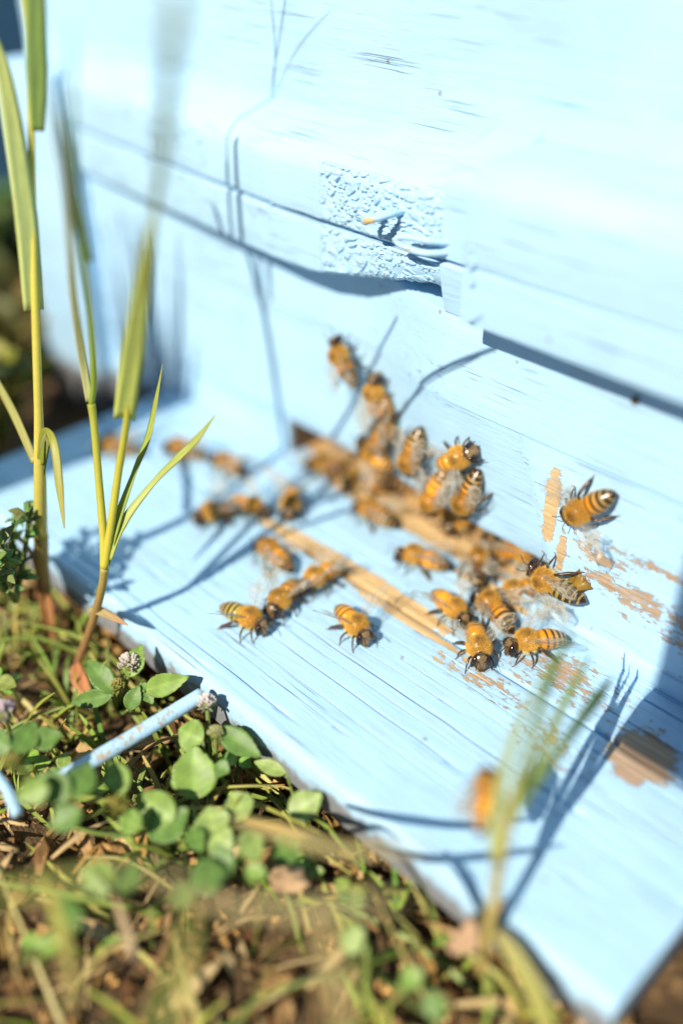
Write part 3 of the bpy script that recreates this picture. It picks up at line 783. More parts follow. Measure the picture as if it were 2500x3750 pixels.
bee((-139.4,148.3,0.0), (-144.9,144.5,0.0), UP, 'orange bee before the slot, left of the cluster', 2, 'fold')
bee((-151.3,146.9,0.0), (-156.8,144.1,0.0), UP, 'dark bellied bee before the left end of the entrance', 1, 'half')
bee((-156.7,160.3,0.0), (-145.4,160.2,0.0), UP, 'brown bee deep inside the left part of the entrance slot', 2, 'fold', .85)
bee((-139.0,158.4,0.0), (-146.3,161.1,0.0), UP, 'dark amber bee squeezing into the slot under the wall column', 1, 'fold', .95)
bee((-119.6,152.4,0.0), (-112.6,150.9,0.0), UP, 'amber bee on the worn wood below the middle of the cluster', 0, 'fold', .95)
bee((-146.8,130.0,0.0), (-139.9,122.1,0.0), UP, 'orange bee pointing down towards the end of the bare strip', 2, 'fold')
bee((-169.3,129.9,0.0), (-178.5,128.9,0.0), UP, 'orange blurred bee left of the entrance near the wall', 2, 'fold', .95)
bee((-155.4,115.0,0.0), (-157.1,109.5,0.0), UP, 'dark blurred bee in the grass shadow at the left of the strip', 1, 'half')
bee((-153.0,121.4,0.0), (-146.8,122.8,0.0), UP, 'pale blurred bee touching the left end of the bare strip', 0, 'half', .95)
bee((-196.7,115.5,0.0), (-202.9,112.1,0.0), UP, 'faint dark bee far left behind the forked grass stems', 1, 'fold')
bee((-182.8,126.5,0.0), (-189.2,123.9,0.0), UP, 'faint bee far left behind the slanting grass blade', 1, 'fold')

bee((-77.5,138.9,13.0), (-82.2,138.9,13.7), OUT, 'olive golden bee pressed into the entrance corner beside the brown scrap', 3, 'fold', 1.05)

# ---------------------------------------------------------------- grasses
GREEN = (.28, .38, .05); YEL = (.58, .52, .06); LIME = (.28, .38, .05); DEEP = (.055, .14, .03); STRAW = (.50, .38, .16); PINKB = (.34, .16, .08)
FACE = (.6, -.6, .5)
def grass(origin, label, stems=(), blades=(), group=None, cat='grass'):
    g = thing('grass_plant', origin, label, cat, group)
    for (pts, rad, c0, c1) in stems:
        mb = MB(); sp = spline(pts, 6); rs = interp(rad, 6) if isinstance(rad, list) else [rad]*len(sp)
        cs = [tuple(Vector(c0).lerp(Vector(c1), i/(len(sp)-1))) for i in range(len(sp))]
        cs = [c for c in cs]
        tube(mb, sp, rs, 10, cs); mb.build('stem', M['stem'], g)
    for b in blades:
        pts, ws, face, c, tip = b[:5]
        mb = MB(); blade(mb, pts, ws, face, c, tip=tip, twist=b[5] if len(b) > 5 else 0); mb.build('blade', M['leaf'], g)
    return g
A0 = (-167.2,73.9,-21.1)
grass(A0, 'tall yellow-green grass stem at the left edge with a snapped hanging leaf',
  [([A0, (-164.5,73.6,0.6), (-161.7,73.8,13.6)], [1.1, 1.5, 1.6], PINKB, (.50, .36, .10)),
   ([(-161.7,73.8,13.6), (-157.5,74.1,28.9), (-157.4,76.6,43.7), (-159.6,80.3,58.5), (-163.5,85.6,76.7), (-166.8,90.2,91.7), (-167.9,92.9,104.4), (-167.9,93.5,113.8)], [1.45, 1.25, .85, .8, .68, .6, .55, .5], (.64, .54, .12), (.58, .55, .06))],
  [([(-160.4,80.8,61.6), (-163.5,84.2,77.0), (-167.2,86.8,92.2), (-171.1,88.7,101.5), (-174.0,88.6,108.0)], [3.6, 4.1, 3.4, 2.4, 1.2], (1, -.25, .15), (.56, .64, .22), (.58, .64, .24)),
   ([(-163.6,89.4,91.0), (-164.2,91.4,100.8), (-165.0,93.6,110.8), (-164.7,94.6,118.6)], [2.2, 3.8, 3.4, 2.6], (1, -.25, .15), (.30, .42, .10), (.32, .44, .12)),
   ([(-167.9,93.5,113.8), (-166, 91, 134), (-160, 90, 156), (-155, 90, 172)], [1.0, .8, 1.0, .2], (1, -.4, .2), (.45, .48, .12), (.5, .5, .2)),
   ([(-166, 91, 128), (-163, 91, 146), (-164, 91, 160)], [.4, .8, .2], (1, -.4, .2), (.45, .48, .12), (.5, .5, .2)),
   ([(-164, 91, 138), (-156, 90, 150), (-146, 90, 158)], [.4, .8, .2], (1, -.4, .2), (.45, .48, .12), (.5, .5, .2)),
   ([(-156.2,74.3,33.1), (-154.9,75.4,39.9), (-152.3,75.5,40.9), (-149.6,74.6,38.9), (-146.4,72.5,33.5), (-143.4,70.3,26.5)], [1.5, 1.4, 1.7, 1.8, 1.6, .2], (.6, -.7, .3), (.30, .34, .05), (.48, .42, .08)),
   ([(-157.2,74.0,30.3), (-155.3,75.3,36.8), (-153.4,76.1,40.9)], [2.2, 2.0, 1.2], (.6, -.6, .2), (.22, .32, .06), (.5, .38, .2)),
   ([(-158.8,74.5,32.5), (-168.3,76.9,37.5), (-178.2,79.0,41.0), (-188.6,80.5,44.3)], [1.6, 1.8, 1.6, 1.0], (.6, -.6, .4), (.42, .40, .12), (.40, .42, .16)),
   ([(-165.3,71.8,-12.8), (-163.3,72.1,6.6), (-164.5,69.9,14.2), (-167.3,67.9,15.2)], [1.0, 1.0, .9, .3], (.6, -.6, .4), (.36, .16, .06), (.3, .14, .05))])
B0 = (-151.3,71.2,-13.7)
NB = (-138.0,74.1,17.9)
grass(B0, 'forked yellow-green grass standing at the board front edge, two slim leaves fanning right',
  [([B0, (-144.7,73.0,0.8), (-139.6,73.6,12.0), NB], [.9, .85, .8, .85], PINKB, (.45, .36, .09)),
   ([NB, (-140.2,76.3,24.1), (-143.4,79.0,33.7), (-146.4,81.5,42.7), (-147.6,82.3,46.5)], [.85, .8, .75, .72, .8], YEL, (.36, .38, .05)),
   ([NB, (-138.6,77.7,27.4), (-139.1,81.0,36.6), (-137.6,82.9,45.7), (-134.7,83.3,55.4), (-124.2,81.5,76.2), (-111.1,76.6,94.7), (-100.0,71.2,107.7), (-89.2,65.8,119.3)], [.8, .75, .72, .65, .55, .5, .45, .4, .4], YEL, (.36, .40, .06)),
   ([(-147.6,82.3,46.5), (-146.0,82.8,52.5), (-142.7,82.1,65.9), (-136.2,78.7,80.4), (-127.4,74.9,99.1), (-118.2,71.4,114.3)], [.55, .6, .5, .6, .4, .3], GREEN, GREEN)],
  [([(-137.7,74.9,18.4), (-138.2,78.0,25.5), (-139.0,83.9,34.1), (-139.9,88.8,40.0), (-141.4,92.2,45.1), (-143.5,96.1,51.2)], [.6, 2.0, 1.2, 1.7, 1.8, .1], (.5, -.7, .3), (.34, .44, .08), (.42, .44, .08), .9),
   ([(-137.1,75.2,19.8), (-137.5,79.1,25.9), (-135.8,85.8,32.8), (-132.8,90.5,38.1), (-130.5,92.9,41.6), (-127.7,95.9,47.1)], [.5, 1.9, 1.1, 1.5, 1.4, .1], (.4, -.6, .6), (.44, .50, .10), (.42, .46, .12)),
   ([(-137.7,82.8,47.4), (-131.6,82.4,61.9), (-122.6,80.7,79.1), (-115.3,78.5,90.4)], [3.8, 3.9, 2.5, .7], (.85, -.5, .25), (.66, .74, .18), (.62, .70, .2)),
   ([(-114.9,78.2,89.8), (-104.2,73.3,101.9), (-94.5,68.3,113.2), (-87.4,65.0,121.9)], [.7, 1.5, 1.8, 1.5], (.85, -.5, .25), (.52, .62, .18), (.54, .64, .22)),
   ([(-148.0,82.3,46.9), (-148.6,82.6,54.9), (-142.6,79.5,70.1), (-134.1,75.9,85.8), (-126.7,72.1,102.6)], [1.4, 1.5, 1.3, 1.1, .3], (.7, -.5, .2), (.55, .56, .25), (.6, .6, .35)),
   ([(-137.6,80.7,76.8), (-134.3,77.7,84.5), (-129.9,75.1,94.9), (-125.1,71.2,107.1)], [.6, 2.2, 1.4, .3], (1, -.2, .2), (.34, .42, .1), (.5, .5, .25)),
   ([(-142.6,73.7,4.6), (-140.5,73.8,11.3), (-138.0,74.9,16.9)], [.5, 1.6, .2], (.6, -.6, .3), (.26, .33, .06), (.3, .36, .06)),
   ([(-144.7,73.5,1.2), (-144.6,72.9,4.1), (-141.6,73.6,5.2), (-137.7,74.3,5.4), (-133.9,74.9,5.6)], [.8, 1.4, 1.9, 1.6, .15], (.3, -.5, .9), (.46, .42, .20), (.55, .26, .13))])
# blurred grass in the right foreground, its blades leaning over the board
G0 = (-43.5,72.6,-4.6)
grass(G0, 'out-of-focus green grass tuft in the right foreground leaning over the board',
  [([G0, (-44.8,75.3,6.6), (-46.9,79.5,18.1), (-48.6,83.9,24.4)], [.9, .8, .8, .7], (.50, .36, .12), (.36, .38, .10)),
   ([(-48.6,83.9,24.4), (-50.7,90.1,27.6), (-52.9,95.3,29.9)], [.55, .5, .45], (.34, .38, .10), (.18, .26, .06))],
  [([(-48.4,83.2,23.5), (-53.2,95.4,28.5), (-56.2,103.1,29.0), (-58.0,110.1,29.1)], [1.4, 1.2, .9, .2], (.6, -.4, .7), (.16, .28, .05), (.14, .24, .04)),
   ([(-46.9,79.5,18.1), (-50.0,92.4,24.0), (-52.6,101.0,24.9), (-54.7,110.5,26.3)], [1.3, 1.5, 1.4, .3], (.5, -.5, .6), (.40, .48, .16), (.16, .28, .06)),
   ([(-46.0,77.4,11.7), (-48.7,79.1,19.7), (-51.5,85.7,29.2), (-53.7,95.4,32.6), (-55.5,102.7,33.1)], [1.2, 1.7, 1.4, .8, .2], (.6, -.6, .4), (.48, .54, .22), (.24, .34, .08)),
   ([(-47.0,78.7,15.7), (-46.9,82.5,21.3), (-49.0,97.0,22.4), (-50.0,105.6,23.5), (-50.6,110.9,24.1)], [.9, 1.0, 1.5, 1.8, .3], (.4, -.4, .8), (.20, .30, .08), (.10, .20, .04))])
G1 = (-35.5,70.7,-2.4)
grass(G1, 'pale yellow broad blade at the bottom right along the board edge', (),
  [([(-29.5,70.1,-2.1), (-34.5,72.8,0.5), (-40.5,74.9,1.8), (-44.6,75.8,1.6)], [2.4, 3.4, 2.8, .8], (.7, -.5, .5), (.42, .40, .09), (.5, .42, .2))])
# tall grass just outside the right edge: only its shadow shows on the board
G2 = (-18, 66, -19)
grass(G2, 'grass tuft beside the right end of the board', [([G2, (-22, 72, 18), (-30, 84, 46), (-36, 92, 62)], [.8, .7, .6, .4], YEL, GREEN)],
  [([(-20, 68, 4), (-30, 84, 30), (-42, 100, 38), (-54, 110, 36)], [1.2, 3.2, 2.6, .2], (.1, -.9, .5), (.18, .28, .05), (.2, .3, .05)),
   ([(-19, 67, 0), (-24, 76, 34), (-36, 92, 52), (-50, 104, 56)], [1.2, 2.6, 2.2, .2], (.1, -.9, .5), (.18, .28, .05), (.2, .3, .05))]) if False else None
# weedy clump outside the left edge: its shadow falls on the hive front
def weed(origin, label, n, hgt, spread, leaf, col, seed, group='weeds around the hive', flower=None, toward=(0, 0)):
    g = thing('weed_plant', origin, label, 'weed', group); r = random.Random(seed); o = Vector(origin)
    mb = MB(); lb = MB()
    for i in range(n):
        a = r.uniform(0, 6.28); rad = spread*math.sqrt(r.random())
        tip = o + Vector((rad*math.cos(a)+toward[0], rad*math.sin(a)+toward[1], hgt*r.uniform(.55, 1)))
        mid = o.lerp(tip, .5) + Vector((r.uniform(-3, 3), r.uniform(-3, 3), hgt*.12))
        sp = spline([o, mid, tip], 5); tube(mb, sp, interp([.7, .5, .25], 5), 6, (.14, .19, .05))
        for k in range(2, len(sp)):
            for s in (0, 1):
                d = Vector((r.uniform(-1, 1), r.uniform(-1, 1), r.uniform(-.2, .7))).normalized()
                L = leaf*r.uniform(.6, 1.2); c = tuple(x*r.uniform(.7, 1.3) for x in col)
                blade(lb, [sp[k], sp[k]+d*L*.5+Vector((0, 0, L*.1)), sp[k]+d*L], [L*.12, L*.45, L*.03], (r.uniform(-.4, .8), -.5, .8), c, m=3, fold=.2)
    mb.build('stem', M['stem'], g); f = lb.build('foliage', M['leaf'], g); f['kind'] = 'stuff'
    if flower:
        for (fx, fy, fz, fr_, fc) in flower:
            fb = MB()
            for k in range(34):
                d = Vector((r.gauss(0, 1), r.gauss(0, 1), r.gauss(.4, 1))).normalized()
                blade(fb, [Vector((fx, fy, fz))+d*fr_*.2, Vector((fx, fy, fz))+d*fr_*.7, Vector((fx, fy, fz))+d*fr_], [fr_*.1, fr_*.3, fr_*.05], (0, -1, .3), fc, m=2)
            fb.build('flower', M['petal'], g)
    return g
LC = Vector((-212, 54, -20)); rg = random.Random(17); lb_ = []
for k in range(46):
    dx = rg.uniform(-14, 18); hh = rg.uniform(70, 155); dy = rg.uniform(-10, 12)
    b_ = LC + Vector((dx*.3, dy*.5, 0)); lb_.append(([b_, b_ + Vector((dx*.3, dy*.2, hh*.5)), b_ + Vector((dx*.9+rg.uniform(-6, 6), dy*.5, hh))], [1.6, rg.uniform(3.0, 6.5), .3], (rg.uniform(-.6, .6), -1, .2), (.24, .34, .07), (.34, .38, .1)))
grass(tuple(LC), 'tall leafy grass clump just past the left end of the board', (), lb_)
weed((-250, 100, -20), 'yellow-green weed behind the left end of the landing board', 11, 42, 24, 12, (.26, .24, .04), 6)
weed((-290, 128, -20), 'brownish green weed at the foot of the hive corner', 10, 40, 26, 12, (.20, .17, .05), 8, flower=[(-318, 100, 34, 8, (.75, .42, .55))])
weed((-340, 170, -20), 'dark green weed in the gap before the neighbouring hive', 10, 46, 30, 14, (.07, .13, .035), 9)
weed((-305, 90, -20), 'olive weed left of the hive with blurred leaves', 9, 34, 24, 12, (.22, .22, .04), 10)
weed((-159.1,64.4,3.1), 'feathery green weed at the left edge below the grass stems', 12, 24, 13, 4.2, (.20, .31, .09), 12)

# ---------------------------------------------------------------- clover in front of the board
def leaflet(mb, base, tip, width, nrm, col, thick=.22, serr=.04, r=R):
    b = Vector(base); t = Vector(tip); ax = t-b; L = ax.length; ax.normalize()
    n = Vector(nrm); n = (n - ax*n.dot(ax)).normalized(); s = ax.cross(n)
    curl = r.uniform(-.08, .12); vs = []; fs = []; cs = []; J = 18; W = 9; ph = r.uniform(0, 6)
    def pw(f): return max(.03, (math.sin(math.pi*min(1, f**.82))**.72) if f < .999 else .03)
    for i in range(J):
        f = i/(J-1); h = width*.5*pw(f); ser = 1 + ((serr if i % 2 else -serr) if f > .35 else 0)
        c0 = b + ax*L*f + n*(-curl*L*(f-.5)**2*2)
        for q_ in range(W):
            k = (q_-4)/4; vein = .5+.5*math.cos(2*math.pi*(f*6 - abs(k)*1.3 + .1))
            e = .20*h*abs(k)**1.4 + .10*(1-vein)*(1-abs(k)) + .25*h*.3*math.sin(f*5+ph)*k
            vs.append(c0 + ax*((-.06*L if i % 2 else .0)*(1 if abs(k) > .9 and .35 < f < .97 else 0)) + s*h*k*ser + n*(e + thick*.5))
            kk = 1.22 if q_ == 4 else .92 + .16*vein
            cs.append(tuple(x*kk*(1+.12*math.sin(i*.9+k*2+ph)) for x in col))
    m = len(vs); vs += [v - n*thick for v in vs]; cs += [tuple(x*1.15 for x in c) for c in cs]
    for i in range(J-1):
        for k in range(W-1):
            fs.append((i*W+k, i*W+k+1, (i+1)*W+k+1, (i+1)*W+k)); fs.append((m+i*W+k, m+(i+1)*W+k, m+(i+1)*W+k+1, m+i*W+k+1))
        fs.append((i*W, (i+1)*W, m+(i+1)*W, m+i*W)); fs.append((i*W+W-1, m+i*W+W-1, m+(i+1)*W+W-1, (i+1)*W+W-1))
    for k in range(W-1): fs.append((k, m+k, m+k+1, k+1)); fs.append(((J-1)*W+k, (J-1)*W+k+1, m+(J-1)*W+k+1, m+(J-1)*W+k))
    mb.add(vs, fs, cs)
def clover(origin, label, leaflets, heads=(), petioles=True, group='clover plants in front of the board'):
    g = thing('clover_plant', origin, label, 'clover', group); o = Vector(origin)
    for (b, t, wd, c, nr) in leaflets:
        mb = MB(); leaflet(mb, b, t, wd, nr, c); mb.build('leaflet', M['leaf'], g)
        mb = MB(); bb = Vector(b); tube(mb, spline([o, o.lerp(bb, .5)+Vector((0, 0, -1)), bb], 4), interp([.5, .42, .3], 4), 7, (.17, .24, .06)); mb.build('petiole', M['stem'], g)
    for (p, r_, c) in heads:
        p = Vector(p); fb = MB()
        for k in range(70):
            d = Vector((R.gauss(0, 1), R.gauss(0, 1), R.gauss(.7, 1))).normalized(); e = p + d*r_*.5
            cc = Vector((.26, .32, .07)).lerp(Vector(c), max(0, min(1, .5+d.z*.9)))
            blade(fb, [e, e+d*r_*.25, e+d*r_*.48+Vector((0, 0, r_*.14))], [r_*.2, r_*.3, r_*.12], (1, -1, .4), tuple(cc), m=2, fold=.4)
        ellipsoid(fb, p, (r_*.6,)*3, 10, 7, [(.25, .30, .06)]*(10*8)); fb.build('flower_head', M['petal'], g)
        mb = MB(); tube(mb, spline([o, o.lerp(p, .5)+Vector((1, 0, 1)), p], 4), interp([.5, .45, .4], 4), 7, (.20, .27, .06)); mb.build('petiole', M['stem'], g)
    return g
LG = (.24, .375, .075); DG = (.14, .26, .055); PG = (.31, .42, .12)
NU = (.3, -.4, .85); NC = (.55, -.5, .65)
clover((-136.8,70.9,-17.0), 'toothed clover with pink-tipped buds beside the upper end of the blue rod', [
  ((-129.2,66.9,-3.7), (-137.6,66.8,-0.6), 4.6, DG, NU), ((-129.2,66.5,-4.1), (-136.3,61.1,-7.6), 3.6, DG, NC), ((-123.2,70.1,-1.3), (-116.5,75.8,2.9), 4.4, LG, NC),
  ((-129.1,70.4,-2.0), (-131.1,75.6,1.9), 4.2, LG, NC), ((-123.9,66.4,-4.3), (-124.3,69.8,-0.5), 3.4, DG, NC), ((-124.8,70.7,-0.8), (-121.0,70.2,-3.5), 3.0, DG, NU)],
  [((-129.1,67.9,-2.8), 1.6, (.44, .40, .12)), ((-130.5,71.9,-0.7), 2.4, (.80, .70, .66))])
clover((-104.5,68.8,-18.0), 'clover with one large round leaflet and a lilac flower head by the board edge', [
  ((-100.6,63.8,-8.0), (-106.4,68.8,-2.3), 8.6, LG, (.5, -.55, .7)), ((-106.1,70.6,-2.4), (-111.4,69.1,-2.1), 6.2, LG, NC), ((-105.6,73.9,-1.3), (-96.4,76.0,-3.3), 4.6, DG, NU), ((-101.1,69.3,-3.6), (-98.2,70.1,-4.0), 3.4, DG, NU)],
  [((-110.2,75.0,0.9), 2.0, (.86, .78, .78)), ((-105.0,72.7,-1.4), 1.7, (.52, .52, .26))])
clover((-101.0,58.5,-18.0), 'clover with a broad leaf half in its own shadow below the round leaflet', [
  ((-97.6,57.3,-5.4), (-105.2,55.1,-3.3), 7.0, LG, NC), ((-98.4,53.2,-7.0), (-97.4,60.3,-4.3), 6.0, DG, NU), ((-91.1,61.0,-6.5), (-95.7,63.1,-4.9), 6.6, PG, NC), ((-91.1,60.5,-5.2), (-86.5,60.7,-6.2), 5.4, PG, NC), ((-95.2,58.9,-6.1), (-90.0,57.2,-6.2), 3.6, DG, NU)],
  [((-104.2,50.7,-1.8), 2.4, (.44, .40, .10))])
clover((-119.8,48.1,-18.0), 'blurred clover on the left in front of the blue rod', [
  ((-105.3,43.3,5.8), (-111.6,42.5,7.8), 5.4, DG, NC), ((-104.9,44.1,6.1), (-108.0,49.4,7.7), 5.0, DG, NC), ((-107.0,41.5,9.2), (-110.0,37.1,7.7), 4.6, LG, NC), ((-103.1,44.1,4.3), (-105.7,39.3,2.2), 4.6, DG, NU),
  ((-103.7,52.5,1.2), (-109.6,53.6,3.1), 4.6, LG, NC), ((-99.2,49.3,-3.1), (-101.6,52.4,-1.0), 4.0, LG, NC)], [((-115.4,40.0,9.3), 1.6, (.4, .36, .1))])
clover((-139.5,48.7,-18.0), 'lilac-flowered clover at the left frame edge', [
  ((-123.9,43.1,3.4), (-129.4,41.0,3.5), 5, DG, NC), ((-122.8,43.4,2.7), (-125.6,49.1,4.3), 5.0, DG, NC), ((-123.0,46.7,2.7), (-120.5,51.3,3.1), 4.4, DG, NU)], [((-130.1,45.8,5.5), 2.4, (.80, .66, .74))])
clover((-87.7,78.5,-18.0), 'serrated clover leaves tucked under the middle of the board edge', [
  ((-85.1,72.4,-6.3), (-82.7,78.0,-3.0), 5.4, PG, NU), ((-89.7,66.5,-5.8), (-94.9,67.9,-4.4), 5.6, PG, NC), ((-80.1,64.2,-5.6), (-79.5,69.9,-3.9), 5.0, DG, NC), ((-93.1,79.0,-7.1), (-99.2,76.5,-7.0), 3.0, PG, NU)])
clover((-95.7,47.5,-18.0), 'large soft clover leaves low in the left foreground', [
  ((-88.5,40.2,3.0), (-94.4,38.4,3.7), 6.0, LG, NC), ((-87.9,40.2,2.4), (-90.0,45.2,2.6), 5.0, DG, NU), ((-88.2,34.4,3.9), (-90.2,30.0,3.2), 5.6, DG, NC), ((-83.9,50.6,-1.5), (-81.7,56.0,-1.9), 5.6, DG, NU), ((-84.0,50.2,-1.9), (-81.9,45.9,-1.5), 4.0, LG, NC)])
clover((-86.2,64.5,-18.0), 'pale clover leaves in front of the bark chip', [
  ((-82.2,59.3,-1.4), (-82.0,63.8,-0.6), 5.0, PG, NC), ((-82.7,58.5,-1.8), (-85.1,54.7,-3.2), 5.4, DG, NU), ((-79.7,58.3,-1.5), (-76.3,59.8,-1.7), 3.2, LG, NU)])
clover((-57.0,67.6,-18.0), 'low clover among clods near the bottom right of the soil', [
  ((-61.1,61.6,-6.6), (-60.3,65.1,-3.9), 4.0, PG, NU), ((-49.4,65.5,-7.6), (-52.9,66.2,-6.8), 4.0, LG, NU), ((-66.0,68.5,-8.7), (-66.6,71.7,-8.3), 2.6, PG, NC), ((-46.2,63.0,-6.3), (-44.4,66.1,-5.0), 4.4, DG, NU)])

# ---------------------------------------------------------------- blue rod, scrap, dry pieces
rd = MB(); tube(rd, spline([(-112.7,75.9,0.9), (-114.4,65.7,-0.7), (-116.0,56.0,-2.0), (-118.2,46.9,-3.8), (-120.5,41.5,-5.1)], 8), 1.45, 14)
ro = rd.build('metal_rod', M['metal_paint'], origin=(-116.7,51.8,-2.0)); tag(ro, 'light blue painted metal rod slanting from under the board into the clover', 'rod')
rd = MB(); tube(rd, spline([(-125.6,39.9,-1.6), (-120.4,39.5,-2.0), (-115.6,38.4,-2.8)], 6), 1.0, 10)
ro = rd.build('bent_wire', M['metal_paint'], origin=(-120.4,39.5,-2.0)); tag(ro, 'short bent piece of blue painted wire at the left frame edge', 'wire')

def scrap(name, pts, depth_dir, mat, label, cat, col, thick=.5, seed=1):
    """ragged, slightly curled plate from an outline lying on a surface"""
    mb = MB(); n = len(pts); pts = [Vector(p) for p in pts]; c = sum(pts, Vector())/n; dd = Vector(depth_dir)
    rings = []; r = random.Random(seed)
    per = []
    for i in range(n):
        a, b = pts[i], pts[(i+1) % n]
        for k in range(4):
            p = a.lerp(b, k/4); per.append(p + (p-c)*r.uniform(-.11, .06))
    m = len(per); vs = []; fs = []; cs = []
    for f in (1.0, .75, .5, .25):
        for p in per:
            v = c.lerp(p, f); vs.append(v + dd*(thick + .9*nz(v.x*.5, v.z*.5, seed) + (1-f)*1.3)); k = max(.35, 1 + 1.1*nz(v.x*.45+seed, v.y*.45, v.z*.45)); cs.append(tuple(x*k for x in col))
    vs.append(c + dd*(thick+1.3)); cs.append(col)
    for j in range(3):
        for i in range(m): fs.append((j*m+i, j*m+(i+1) % m, (j+1)*m+(i+1) % m, (j+1)*m+i))
    for i in range(m): fs.append((3*m+i, 3*m+(i+1) % m, 4*m))
    o = len(vs); base = [per[i] + dd*.02 for i in range(m)]; vs += base; cs += [tuple(x*.7 for x in col)]*m
    for i in range(m): fs.append((i, o+i, o+(i+1) % m, (i+1) % m))
    fs.append(tuple(range(o, o+m))); mb.add(vs, fs, cs)
    ob = mb.build(name, mat, origin=c); tag(ob, label, cat); return ob
M['scrap'] = attr_material('brown_scrap', rough=.4, trans=.2, spec=.5, bump=.9, scale=330, var=1.5)
scrap('leaf_scrap', [(-76.0,138.7,14.5), (-74.3,138.7,17.2), (-72.5,138.7,16.0), (-70.9,138.7,14.4), (-72.7,138.7,13.0), (-73.2,138.7,9.8), (-76.0,138.7,8.0), (-78.6,138.7,7.9)], (0, -1, .1), M['scrap'], 'ragged olive-brown dry leaf scrap standing against the wall at the entrance corner', 'dry leaf', (.30, .18, .03), .5, 3)
scrap('leaf_scrap', [(-72.3,141.2,0.3), (-73.0,143.7,0.3), (-72.1,144.0,0.3), (-70.2,143.5,0.3), (-68.9,142.0,0.3), (-70.1,141.3,0.3)], (0, -.1, 1), M['scrap'], 'small curled ochre scrap on the strip below the peeling wall', 'dry leaf', (.34, .22, .05), .3, 5)

def dry_leaf(pts, ws, face, col, tip, label):
    mb = MB(); blade(mb, pts, ws, face, col, tip=tip, fold=.5, thick=.25, twist=.6)
    o = mb.build('dry_leaf', M['dry'], origin=pts[0]); tag(o, label, 'dry leaf', 'dry leaves on the soil'); return o
dry_leaf([(-147.2,69.0,-9.6), (-142.0,66.8,-10.0), (-136.4,65.8,-9.9)], [1.5, 3.6, .8], NC, (.55, .22, .09), (.6, .28, .12), 'orange-brown dry leaf curled under the toothed clover')
dry_leaf([(-164.2,72.6,-18.3), (-163.4,73.3,-6.2), (-165.1,73.8,3.1), (-168.0,74.2,6.5)], [.6, 2.0, 1.4, .3], NC, (.48, .22, .09), (.5, .26, .1), 'rusty dry leaf along the foot of the tall left grass stem')
dry_leaf([(-83.8,62.1,3.1), (-77.0,63.2,6.0), (-69.4,65.3,9.1)], [1.0, 2.2, .6], NU, (.55, .33, .10), (.5, .36, .14), 'orange-yellow dry blade crossing below the board edge')
dry_leaf([(-49.2,71.9,-4.7), (-47.0,76.1,-2.7), (-46.1,81.0,1.3)], [1.0, 5.2, .6], NU, (.52, .33, .2), (.5, .36, .2), 'pinkish brown dry leaf at the foot of the foreground tuft')
dry_leaf([(-74.5,53.3,19.7), (-63.0,55.3,23.9), (-54.6,57.1,27.8), (-46.3,60.7,33.5)], [.8, 1.6, 1.6, .3], NU, (.48, .40, .16), (.5, .42, .2), 'long blurred straw lying across the middle of the soil')
dry_leaf([(-65.4,35.6,30.9), (-54.7,39.5,34.4), (-46.4,44.3,38.0), (-39.9,50.1,40.8)], [.6, 1.5, 1.5, .3], NU, (.40, .33, .16), (.45, .38, .2), 'very blurred straw blade hanging low across the picture')
dry_leaf([(-39.6,40.0,26.6), (-43.4,42.5,29.5), (-48.6,45.5,30.8), (-54.5,48.5,29.4)], [1.8, 2.2, 1.8, .4], NC, (.36, .28, .12), (.4, .36, .15), 'very blurred brown blade rising from the bottom centre')
dry_leaf([(-70.6,17.7,42.6), (-66.3,25.2,42.2), (-63.4,32.2,39.5), (-60.1,39.9,33.5)], [.6, 1.3, 1.2, .2], NU, (.42, .44, .12), (.5, .46, .2), 'blurred green-yellow stalk lying across the left foreground')
dry_leaf([(-50.0,23.2,34.2), (-52.7,28.1,34.8), (-56.9,33.4,34.0), (-62.2,37.0,32.7)], [1.3, 1.4, 1.1, .2], NC, (.36, .42, .10), (.45, .45, .15), 'blurred green blade rising from the bottom, left of centre')
dry_leaf([(-92.0,31.4,11.7), (-82.7,28.9,10.1), (-74.0,24.6,7.4)], [.6, 1.8, .6], NC, (.42, .38, .08), (.5, .4, .15), 'blurred yellow blade at the bottom left')
dry_leaf([(-88.0,39.7,2.0), (-82.9,38.2,-1.2), (-80.3,37.0,-3.3)], [.5, 1.5, .5], NC, (.55, .40, .22), (.6, .45, .3), 'pale dry stalk bit standing in the left soil')
scrap('wood_chip', [(-81.5,64.2,-11.3), (-82.4,66.5,-11.5), (-79.0,69.7,-11.7), (-75.4,68.3,-11.6), (-76.2,65.3,-12.0), (-79.0,62.9,-11.6)], (.3, -.4, .8), M['soil_bits'], 'pale weathered bark chip on the soil below the board', 'wood chip', (.46, .30, .17), 1.2, 9)

# flying bee in front of the tuft
ff = bee((-52.6,82.0,16.1), (-61.8,95.4,-3.1), (.1, -.1, 1), 'very blurred orange bee clinging to the foreground grass tuft', 2, 'fold', .85)

